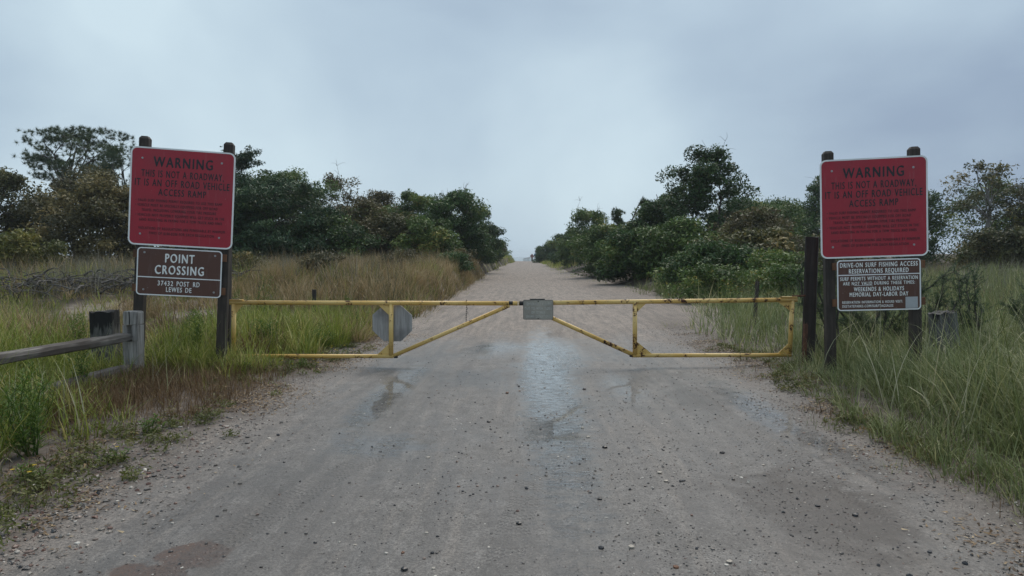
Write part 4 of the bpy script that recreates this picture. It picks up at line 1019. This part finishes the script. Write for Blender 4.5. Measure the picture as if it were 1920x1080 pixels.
# chain hanging from the left leaf
ch = MB()
for k in range(11):
    z = .785 - k * .026
    th = np.linspace(0, 2 * pi, 9)[:-1]
    lp = np.stack([np.cos(th) * .0085, np.zeros(8), np.sin(th) * .018], 1)
    if k % 2: lp = lp[:, [1, 0, 2]]
    lp = np.vstack([lp, lp[:1]]) + np.array([-.740 + .004 * sin(k * .7), 8.5 + .04, z])
    ch.tube(lp, .0030, 5, cap=False)
hk = np.array([[-.735, 8.54, .80], [-.735, 8.545, .838], [-.735, 8.50, .842], [-.735, 8.462, .836], [-.735, 8.462, .80]]); ch.tube(hk, .004, 5)
tag(ch.build('chain', M_IRON), 'thin dark chain hanging from the top rail of the left gate leaf', 'chain')

# gate posts, pipes, stumps
def single_post(name, label, cat, x, y, h, sx_, sy_, mat, tilt=0, yaw=0, jag=0.0, seed=1, taper=1.0):
    rg_ = random.Random(seed)
    bm = bmesh.new(); nz_ = 7
    z0 = float(ground_z(x, y)); 
    per = []
    k = 6
    for a, b in (((-1, -1), (1, -1)), ((1, -1), (1, 1)), ((1, 1), (-1, 1)), ((-1, 1), (-1, -1))):
        for i in range(k): per.append((a[0] + (b[0] - a[0]) * i / k, a[1] + (b[1] - a[1]) * i / k))
    def rnd(px_, py_):
        m_ = max(abs(px_), abs(py_)); l_ = math.hypot(px_, py_)
        q = min(1.0, 1.30 / l_) if l_ > 1.30 else 1.0
        return px_ * q, py_ * q
    off = [1 + rg_.uniform(-.5, .5) * .06 * (jag > 0) for _ in per]
    rings = []
    for j in range(nz_ + 1):
        f = j / nz_; rr = []
        for i, (a, b) in enumerate(per):
            a2, b2 = rnd(a, b); s_ = off[i] * (1 + (taper - 1) * f)
            zz = -.35 + f * (h + .35)
            if j == nz_: zz += jag * rg_.uniform(-1, .6)
            rr.append(bm.verts.new((a2 * sx_ / 2 * s_, b2 * sy_ / 2 * s_, zz)))
        rings.append(rr)
    n = len(per)
    for j in range(nz_):
        for i in range(n): bm.faces.new((rings[j][i], rings[j][(i + 1) % n], rings[j + 1][(i + 1) % n], rings[j + 1][i]))
    c = bm.verts.new((0, 0, h - jag * .8))
    for i in range(n): bm.faces.new((rings[-1][i], rings[-1][(i + 1) % n], c))
    o = bm_build(name, bm, mat); o.location = (x, y, z0); o.rotation_euler = (tilt[1] if isinstance(tilt, tuple) else 0, tilt[0] if isinstance(tilt, tuple) else tilt, yaw)
    if label: tag(o, label, cat)
    return o
single_post('gate_post', 'dark square timber gate post between the gate and the right sign', 'post', 3.56, 8.62, 1.64, .155, .155, W_POST, .012, R(-24), .006, 2)
single_post('gate_post', 'dark square timber gate post tucked behind the left sign', 'post', -3.86, 8.62, 1.55, .15, .15, W_POST, .03, R(15), .006, 3)
def rusty(label, x, y, h, r, tilt):
    bm = bmesh.new(); bmesh.ops.create_cone(bm, cap_ends=True, segments=14, radius1=r, radius2=r, depth=h + .3, matrix=__import__('mathutils').Matrix.Translation((0, 0, (h - .3) / 2)))
    rg_ = random.Random(7)
    for v_ in bm.verts:
        if v_.co.z > h - .01: v_.co.z += rg_.uniform(-.10, .02)
    o = bm_build('rusty_pipe', bm, M_RUST, None, True); o.location = (x, y, float(ground_z(x, y))); o.rotation_euler = (0, tilt, 0); tag(o, label, 'pipe')
rusty('short rusty pipe standing before the dark right gate post', 3.43, 8.42, .62, .027, .02)
rusty('short rusty pipe beside the left sign post at the gate hinge', -3.78, 8.42, .58, .025, .04)
single_post('rotten_stump', 'cut post with black rotten top behind the left rail fence', 'stump', -5.02, 8.05, .66, .27, .24, stumpmat('charred left', .45, .04, (.20, .19, .18)), -.02, R(8), .02, 4)
single_post('rotten_stump', 'leaning grey cut post with black top right of the right sign', 'stump', 5.30, 8.65, .62, .33, .26, stumpmat('charred right', .60, .04, (.20, .195, .20)), (-.10, 0), R(-14), .02, 5, .84)
single_post('marker_post', 'thin leaning weathered post in the grass right of the gate', 'post', 4.18, 12.5, .88, .06, .05, W_SIGNPOST, .06, R(20), .03, 6)
single_post('marker_post', 'short black post in the field behind the left gate leaf', 'post', -4.06, 13.0, .66, .075, .07, W_POST, .02, R(10), .01, 8)

# ------------------------------------------------------------------ split rail fence
fz = float(ground_z(-4.26, 7.3))
fr = empty('rail_fence', (-4.26, 7.3, fz)); tag(fr, 'weathered grey split rail fence at the left side of the picture', 'fence')
def fence_post(dy, parent, seed):
    rg_ = random.Random(seed)
    bm = bmesh.new(); h, s = .70, .165
    # two side stiles with a slot between them, a cap and a lower block; slot runs along y
    def blk(x0, x1, z0, z1, cut=0):
        bm_box(bm, ((x0 + x1) / 2, 0, (z0 + z1) / 2), (x1 - x0, .125, z1 - z0), .007)
    blk(-s / 2, s / 2, -.3, .375); blk(-s / 2, -.040, .372, .548); blk(.022, s / 2, .372, .548)
    bm_box(bm, (0, 0, (.545 + h) / 2), (s, .125, h - .545), .02)
    for v_ in bm.verts:
        v_.co.x += rg_.uniform(-.003, .003); v_.co.y += rg_.uniform(-.003, .003)
    o = bm_build('post', bm, W_GREY, parent); o.location = (0, dy, 0); o.rotation_euler = (0, .015, R(-3))
    bm = bmesh.new(); pts = [(-.012, .70), (-.006, .62), (-.010, .56), (.002, .56), (.004, .62), (-.002, .70)]
    prism(bm, [(x, z - .004) for x, z in pts], -.066, -.058); bm_build('crack', bm, M_IRON, o)
fence_post(0, fr, 1); fence_post(-2.6, fr, 2)
def rail(pts, parent, mat, name='rail', h=.108, d=.09, seed=1):
    """rough split rail: wedge-like section, thin at its ends"""
    rg_ = random.Random(seed); pts = [np.array(p_, float) for p_ in pts]
    bm = bmesh.new(); rings = []; n = 13
    for i in range(n):
        f = i / (n - 1); q = f * (len(pts) - 1); k = min(int(q), len(pts) - 2); c = pts[k] + (pts[k + 1] - pts[k]) * (q - k)
        e_ = min(1, .55 + min(f, 1 - f) * 3.2)
        hh_ = h * e_ * (1 + rg_.uniform(-.10, .10)); dd = d * (.75 + .25 * e_) * (1 + rg_.uniform(-.08, .08))
        prof = [(-.5, -.28), (-.1, -.5), (.42, -.36), (.5, .05), (.40, .34), (-.05, .5), (-.42, .40)]
        rings.append([bm.verts.new((c[0] + a * dd, c[1], c[2] + b * hh_ + rg_.uniform(-.004, .004))) for a, b in prof])
    m_ = len(rings[0])
    for i in range(n - 1):
        for j in range(m_): bm.faces.new((rings[i][j], rings[i][(j + 1) % m_], rings[i + 1][(j + 1) % m_], rings[i + 1][j]))
    bm.faces.new(rings[0][::-1]); bm.faces.new(rings[-1])
    bmesh.ops.recalc_face_normals(bm, faces=bm.faces)
    return bm_build(name, bm, mat, parent)
def railmat():
    m, t, p, o = newmat('split rail wood')
    v = objco(t)
    g = noise(t, 22, 5, v, .65, (1.8, .07, 1.8), .4); b = noise(t, 4, 3, v, .6, (1, .4, 1))
    r = ramp(t, [(.28, (.042, .036, .031)), (.5, (.115, .103, .092)), (.75, (.30, .28, .255))], g)
    c = mixc(t, maprange(t, b, .42, .62), r.outputs[0], (.075, .062, .053))
    t.links.new(c, p.inputs['Base Color']); p.inputs['Roughness'].default_value = .75
    bump(t, g, .7, .008, p); return m
W_SPLIT = railmat()
rail([(-.005, .12, .425), (-.03, -.6, .430), (-.06, -1.4, .442), (-.10, -2.62, .46)], fr, W_SPLIT)
fl = rail([(0, .25, .10), (-.10, -.1, .085), (-.2, -.55, .06), (-.27, -1.0, .04)], None, W_SPLIT, 'fallen_rail', .12, .11, 3)
fl.location = (-4.20, 7.02, float(ground_z(-4.25, 6.9))); tag(fl, 'fallen grey rail lying in the grass below the fence', 'rail')

# ------------------------------------------------------------------ small things by the crest
def far_post(x, y, h): 
    bm = bmesh.new(); bm_box(bm, (0, 0, h / 2 - .1), (.10, .10, h + .2), .01)
    return bm
CZ = float(road_z(np.array(108.0)))
ff = empty('rope_fence', (.9, 112, CZ)); tag(ff, 'tiny post and rope fence beyond the crest of the road', 'fence')
fpts = []
for k in range(9):
    x = -.85 + k * .22 + .6 * (k > 6) * 0; y = 112 + (8 - k) * 2.6; zt = CZ + .02 * k - .26 + .03 * k
    bm = far_post(0, 0, .75); o = bm_build('post', bm, W_GREY, ff); o.location = (x + .55 - .9, y - 112, zt - CZ); fpts.append((x + .55 - .9, y - 112, zt - CZ + .62))
mb = MB(); mb.tube(np.array(fpts), .03, 4); mb.build('rope', W_GREY, ff)
def far_sign(label, x, y, h, w_, c, shape):
    r_ = empty('small_sign', (x, y, float(ground_z(x, y)))); tag(r_, label, 'sign')
    bm = bmesh.new(); bm_box(bm, (0, 0, h / 2), (.12, .10, h), .01); bm_build('post', bm, W_SIGNPOST, r_)
    bm = bmesh.new(); prism(bm, shape, -.075, -.055); o = bm_build('panel', bm, c, r_); o.location = (0, 0, h - w_ / 2)
far_sign('tiny red diamond sign on a post at the crest of the road', 1.05, 107, 1.25, .62, plain('faded red panel', (.26, .13, .12), .5, var=.15), [(0, .36), (.36, 0), (0, -.36), (-.36, 0)])
far_sign('tiny blue sign on a post right of the red one at the crest', 1.62, 106, 1.35, .5, plain('blue panel', (.08, .16, .28), .5, var=.15), [(-.28, .2), (.28, .2), (.28, -.2), (-.28, -.2)])

# ------------------------------------------------------------------ weeds
def weed(name, label, x, y, h, stems, sp='weed', flowers=0, spread_=.12, leaf=.03, seed=1, per=16, narrow=.28):
    rg_ = np.random.default_rng(seed)
    root = empty(name, (x, y, float(ground_z(x, y)) - .01)); tag(root, label, 'weed')
    st_ = MB(); lf = MB(); fw = MB()
    for s_ in range(stems):
        a = rg_.random() * 2 * pi; l_ = rg_.random() * spread_; hh_ = h * (.6 + .4 * rg_.random())
        pts = curve((cos(a) * l_ * .2, sin(a) * l_ * .2, 0), (cos(a) * l_, sin(a) * l_, hh_), rg_, 0, 7)
        st_.tube(pts, np.linspace(.0035, .0015, 7), 4, cap=False)
        ts = np.linspace(.12, 1, per); cs = np.stack([np.interp(ts, np.linspace(0, 1, 7), pts[:, q]) for q in range(3)], 1)
        az = np.arange(per) * 2.4 + rg_.random() * 6; L = leaf * (1.25 - .5 * ts) * (.8 + .4 * rg_.random(per))
        d = np.stack([np.cos(az), np.sin(az), .45 + .5 * rg_.random(per)], 1); d /= np.linalg.norm(d, axis=1)[:, None]
        sd = np.cross(d, [0, 0, 1]); sd /= np.linalg.norm(sd, axis=1)[:, None]
        q = np.stack([cs, cs + d * L[:, None] * .5 + sd * (L * narrow)[:, None] * .5, cs + d * L[:, None] - np.array([0, 0, .15]) * L[:, None], cs + d * L[:, None] * .5 - sd * (L * narrow)[:, None] * .5], 1)
        lf.add(q.reshape(-1, 3), np.arange(per * 4).reshape(-1, 4), np.clip(.5 + .2 * rg_.normal(size=per), 0, 1))
    for k in range(flowers):
        a = rg_.random() * 2 * pi; l_ = rg_.random() * spread_ * 1.2; c_ = np.array([cos(a) * l_, sin(a) * l_, h * (.55 + .5 * rg_.random())])
        st_.tube(np.array([[cos(a) * l_ * .6, sin(a) * l_ * .6, h * .2], c_]), [.002, .0015], 3, cap=False)
        for q in range(7):
            b = q / 7 * 2 * pi; b2 = b + .35; b1 = b - .35
            fw.add([c_, c_ + np.array([cos(b1) * .010, sin(b1) * .010, .004]), c_ + np.array([cos(b) * .015, sin(b) * .015, .003]), c_ + np.array([cos(b2) * .010, sin(b2) * .010, .004])], [[0, 1, 2, 3]], rg_.random())
    lf.build('leaf_mass', LM[sp], root); st_.build('stem', LM[sp], root)
    if flowers: fw.build('flower', LM['flower'], root)
WEEDS = [
 ('goldenrod_plant', 'tall bright green leafy weed at the left edge of the picture', -3.28, 4.45, .60, 18, dict(spread_=.22, leaf=.075, per=34, narrow=.13)),
 ('goldenrod_plant', 'bushy green weed behind the tall one at the left edge', -3.72, 5.0, .56, 16, dict(spread_=.22, leaf=.075, per=32, narrow=.13)),
 ('tickseed_plant', 'low weed with yellow flowers at the foot of the tall green weed', -3.02, 4.05, .16, 9, dict(spread_=.14, leaf=.045, flowers=4)),
 ('small_weed', 'light green seedling standing alone on the left road edge', -2.88, 5.15, .20, 7, dict(spread_=.10, leaf=.06, narrow=.35)),
 ('small_weed', 'low spreading weed nearest the camera on the left road edge', -2.74, 4.45, .17, 9, dict(spread_=.13, leaf=.04, flowers=1)),
 ('small_weed', 'bright green weed under the rail between fence posts', -4.35, 6.6, .42, 10, dict(spread_=.14, leaf=.06, narrow=.3)),
 ('small_weed', 'dark leafy weed at the foot of the left sign', -3.25, 7.75, .18, 14, dict(spread_=.20, leaf=.05, narrow=.45)),
 ('tickseed_plant', 'yellow flowering weed under the bottom rail of the left gate leaf', -2.75, 8.3, .16, 12, dict(spread_=.22, leaf=.05, flowers=9)),
 ('tickseed_plant', 'yellow flowering weed behind the left gate leaf', -2.55, 9.2, .24, 12, dict(spread_=.30, leaf=.05, flowers=9)),
 ('goldenrod_plant', 'tall green plume weed above the left end of the gate', -4.9, 13.0, 1.0, 10, dict(spread_=.22, leaf=.10, per=36, narrow=.13)),
 ('goldenrod_plant', 'bright green weed left of the short black post', -5.6, 13.2, .72, 10, dict(spread_=.25, leaf=.10, per=30, narrow=.15)),
 ('goldenrod_plant', 'bright green weed right of the short black post', -3.5, 13.3, .58, 12, dict(spread_=.25, leaf=.09, per=28, narrow=.15)),
 ('goldenrod_plant', 'fresh green weed among golden grass behind the gate', -2.9, 11.6, .5, 12, dict(spread_=.28, leaf=.09, per=28, narrow=.14)),
 ('goldenrod_plant', 'yellow flowering weed in the grass left of the thin leaning post', 4.5, 15.2, .8, 10, dict(spread_=.3, leaf=.06, per=30, flowers=40)),
 ('goldenrod_plant', 'bushy bright green weed beside the left end of the gate', -3.55, 9.3, .5, 14, dict(spread_=.25, leaf=.09, per=28, narrow=.2)),
 ('goldenrod_plant', 'bushy green weed behind the middle of the left gate leaf', -3.0, 9.9, .42, 14, dict(spread_=.28, leaf=.09, per=26, narrow=.2)),
 ('goldenrod_plant', 'green leafy weed between the two posts of the left sign', -4.25, 8.6, .6, 12, dict(spread_=.25, leaf=.09, per=28, narrow=.2)),
 ('goldenrod_plant', 'yellowish green weed just left of the cut black-topped post', -5.6, 8.4, .6, 14, dict(spread_=.28, leaf=.09, per=28, narrow=.15)),
 ('goldenrod_plant', 'bright green weed in the grass before the sand patch', -5.0, 10.3, .5, 14, dict(spread_=.3, leaf=.1, per=28, narrow=.15)),
 ('small_weed', 'small green weed growing on the right road edge', 2.72, 4.55, .09, 7, dict(spread_=.08, leaf=.04, narrow=.3)),
]
for i, (nm_, lb, x, y, h_, s_, kw) in enumerate(WEEDS): weed(nm_, lb, x, y, h_, s_, seed=300 + i, **kw)

# tangle of dead branches on the sand at the left
rg_ = np.random.default_rng(77); br = MB()
for k in range(420):
    x = rg_.uniform(-14.5, -8.2); y = 18.2 + rg_.normal() * .7 + (x + 11) * .05; z = float(ground_z(x, y))
    a = rg_.random() * 2 * pi; L = .3 + .7 * rg_.random(); el = abs(rg_.normal()) * .25
    d = np.array([cos(a) * cos(el), sin(a) * cos(el), sin(el)]) * L
    br.tube(curve((x, y, z + .45 * rg_.random() ** 1.5), np.array([x, y, z + .15]) + d, rg_, .05, 5), np.linspace(.024, .006, 5) * (.5 + rg_.random()), 4, cap=False)
tag(br.build('dead_brush', barkmat('dead grey twigs', (.022, .020, .018), (.14, .13, .12))), 'tangle of dead grey branches lying in the field at the left', 'brush', None, 'stuff')

# ------------------------------------------------------------------ gravel and litter
ico = bmesh.new(); bmesh.ops.create_icosphere(ico, subdivisions=1, radius=1.0)
IV = np.array([v_.co[:] for v_ in ico.verts]); IF = np.array([[v_.index for v_ in f_.verts] for f_ in ico.faces]); ico.free()
def surf_z(x, y): return np.maximum(road_surf(x, y), ground_z(x, y))
def stones(mb, x, y, s, rng, tint):
    n = len(x); k = len(IV)
    d = IV[None] * (1 + .22 * rng.normal(size=(n, k, 1)))
    ax = s[:, None] * np.stack([.75 + .5 * rng.random(n), .75 + .5 * rng.random(n), .45 + .35 * rng.random(n)], 1)
    d = d * ax[:, None, :]
    a = rng.random(n) * 2 * pi; ca, sa = np.cos(a)[:, None], np.sin(a)[:, None]
    q = np.stack([d[..., 0] * ca - d[..., 1] * sa, d[..., 0] * sa + d[..., 1] * ca, d[..., 2]], -1)
    q += np.stack([x, y, surf_z(x, y) + s * .18], 1)[:, None, :]
    f = (IF[None] + (np.arange(n) * k)[:, None, None]).reshape(-1, 3)
    mb.add(q.reshape(-1, 3), f, np.repeat(tint, len(IF)))
m, t, p, o = newmat('pebbles')
a = N(t, 'ShaderNodeAttribute', attribute_name='tint')
r = ramp(t, [(0, (.018, .018, .020)), (.30, (.035, .034, .036)), (.42, (.10, .09, .082)), (.60, (.20, .175, .15)), (.74, (.12, .05, .032)), (.80, (.30, .27, .235)), (1, (.58, .54, .48))], a.outputs['Fac'])
t.links.new(r.outputs[0], p.inputs['Base Color']); p.inputs['Roughness'].default_value = .38
M_PEB = m
rng = np.random.default_rng(21)
gv = MB()
n = 9000
x = rng.uniform(-2.7, 3.0, n); y = 2.3 + 8.5 * rng.random(n) ** 1.3
k = rng.random(n) < (.25 + .75 * sstep(.42, .62, fbm(x * .9, y * .6, 101))) * (1 - .5 * sstep(5, 9, y)) * (.45 + .55 * sstep(-1.2, .2, x))
x, y = x[k], y[k]
tint = np.where(rng.random(len(x)) < .48, rng.random(len(x)) * .36, rng.random(len(x)) * .65 + .35)
stones(gv, x, y, .003 + .0075 * rng.random(len(x)) ** 3, rng, tint)
# fine grit
OV = np.array([(1, 0, 0), (-1, 0, 0), (0, 1, 0), (0, -1, 0), (0, 0, 1), (0, 0, -1)], float); OF = np.array([(0, 2, 4), (2, 1, 4), (1, 3, 4), (3, 0, 4), (2, 0, 5), (1, 2, 5), (3, 1, 5), (0, 3, 5)])
n = 62000
x = rng.uniform(-2.7, 3.0, n); y = 2.3 + 8.0 * rng.random(n) ** 1.35
k = rng.random(n) < (.10 + .90 * sstep(.44, .66, fbm(x * 1.9, y * .8, 107, 4))) * (1 - .55 * film_np(x, y)) * (.22 + .78 * sstep(-.9, .5, x)) * (.35 + .65 * sstep(5.6, 3.6, y)); x, y = x[k], y[k]; n = len(x)
sz = .0014 + .0040 * rng.random(n) ** 3.5
d = OV[None] * (1 + .25 * rng.normal(size=(n, 6, 1))) * (sz[:, None] * np.stack([.8 + .9 * rng.random(n), .7 + .5 * rng.random(n), .6 + .3 * rng.random(n)], 1))[:, None, :]
d += np.stack([x, y, surf_z(x, y) + sz * .2], 1)[:, None, :]
gv.add(d.reshape(-1, 3), (OF[None] + (np.arange(n) * 6)[:, None, None]).reshape(-1, 3), np.repeat(np.where(rng.random(n) < .62, .12 + rng.random(n) * .34, rng.random(n) * .6 + .4), 8))
# shoulders are much more stony
n = 13500
y = 2.3 + 10.5 * rng.random(n) ** 1.2; side = rng.random(n) < .52
x = np.where(side, edge_l(y) + rng.normal(size=n) * .22 + .18, edge_r(y) + rng.normal(size=n) * .26 - .24)
k = rng.random(n) < .3 + .7 * sstep(.35, .6, fbm(x * 2, y * 1.1, 111)); x, y = x[k], y[k]
tint = np.where(rng.random(len(x)) < .78, .40 + .42 * rng.random(len(x)), rng.random(len(x)))
stones(gv, x, y, .0025 + .0085 * rng.random(len(x)) ** 2.8, rng, tint)
n = 1500
y = 2.5 + 3.2 * rng.random(n) ** 1.2; x = -2.55 + rng.normal(size=n) * .28
stones(gv, x, y, .005 + .012 * rng.random(n) ** 2.4, rng, np.where(rng.random(n) < .75, .40 + .42 * rng.random(n), rng.random(n)))
tag(gv.build('gravel', M_PEB), 'fine pebbles and grit scattered over the road and its shoulders', 'gravel', None, 'stuff')
# the largest loose stones one by one
sm = []
for q in range(5):
    mb = MB(); rg_ = np.random.default_rng(50 + q)
    stones_d = IV * (1 + .20 * rg_.normal(size=(len(IV), 1))) * np.array([1, .8 + .3 * rg_.random(), .6])
    mb.add(stones_d, IF); sm.append(mb.mesh('pebble'))
M_STN = [plain('dark stone', (.022, .022, .025), .35, var=.4, scale=2), plain('pale stone', (.42, .37, .31), .5, var=.25, scale=2), plain('rusty stone', (.16, .07, .035), .5, var=.3, scale=2)]
sets = (('dark', 46, 'dark wet pebble lying on the road in front of the gate', 'dark pebbles on the road', M_STN[0]),
        ('pale', 26, 'pale pebble lying on the road in front of the gate', 'pale pebbles on the road', M_STN[1]),
        ('rusty', 8, 'rusty brown pebble lying on the road in front of the gate', 'rusty brown pebbles on the road', M_STN[2]))
rg_ = np.random.default_rng(5)
for nm_, cnt, lb, gp, mt in sets:
    ms = []
    for me in sm:
        c_ = me.copy(); c_.materials.clear(); c_.materials.append(mt); ms.append(c_)
    for k in range(cnt):
        x = rg_.uniform(-.6, 2.2) if rg_.random() < .75 else rg_.uniform(-2.2, 2.4); y = 2.7 + 4.6 * rg_.random() ** 1.6
        s_ = .009 + .012 * rg_.random() ** 2
        o = link('pebble', ms[rg_.integers(5)]); o.location = (x, y, float(surf_z(np.array(x), np.array(y))) + s_ * .25); o.scale = (s_, s_, s_); o.rotation_euler = (0, 0, rg_.random() * 6)
        tag(o, lb, 'pebble', gp)
# low creeping plants along the road edges
cp = MB(); rng = np.random.default_rng(41); n = 520
y = 2.9 + 7.5 * rng.random(n) ** 1.2; side = rng.random(n) < .6
x = np.where(side, edge_l(y) - .18 + rng.normal(size=n) * .26, edge_r(y) + .02 + rng.normal(size=n) * .16)
k = rng.random(n) < sstep(.36, .58, fbm(x * 1.5, y * 1.2, 151)); x, y = x[k], y[k]
leaves(cp, np.stack([x, y, surf_z(x, y) + .03], 1), 46, .06 + .05 * rng.random(len(x)), .45, .017, .45, rng, np.clip(.35 + .25 * rng.normal(size=len(x)), 0, 1), .7)
tag(cp.build('creeping_plants', LM['creeper']), 'low creeping green plants scattered along the road edges', 'ground cover', None, 'stuff')
# leaf litter
lt_ = MB(); rng = np.random.default_rng(31); n = 36000
y = 2.4 + 9.5 * rng.random(n) ** 1.15; side = rng.random(n) < .62
x = np.where(side, edge_l(y) + .05 + rng.normal(size=n) * .28, edge_r(y) - .12 + rng.normal(size=n) * .22)
k = rng.random(n) < sstep(.38, .58, fbm(x * 1.8, y * 1.3, 121)); x, y = x[k], y[k]
leaves(lt_, np.stack([x, y, surf_z(x, y) + .006], 1), 1, .004, .3, .015, .45, rng, rng.random(len(x)), 2.0)
tag(lt_.build('leaf_litter', GM['thatch']), 'brown dead leaves and plant bits along the road edges', 'leaf litter', None, 'stuff')

# ------------------------------------------------------------------ haze
HAZE = 0.0005
if HAZE > 0:
    m = bpy.data.materials.new('hazy air'); m.use_nodes = True; t = m.node_tree; t.nodes.clear()
    o = N(t, 'ShaderNodeOutputMaterial'); pv = N(t, 'ShaderNodeVolumePrincipled')
    pv.inputs['Color'].default_value = (.86, .93, 1.0, 1); pv.inputs['Density'].default_value = HAZE; pv.inputs['Anisotropy'].default_value = .2
    t.links.new(pv.outputs[0], o.inputs['Volume'])
    bm = bmesh.new(); bm_box(bm, (0, 500, 4.5), (3100, 4100, 19.0)); hz = bm_build('haze', bm, m); tag(hz, 'thin damp haze in the air', 'haze', None, 'stuff')
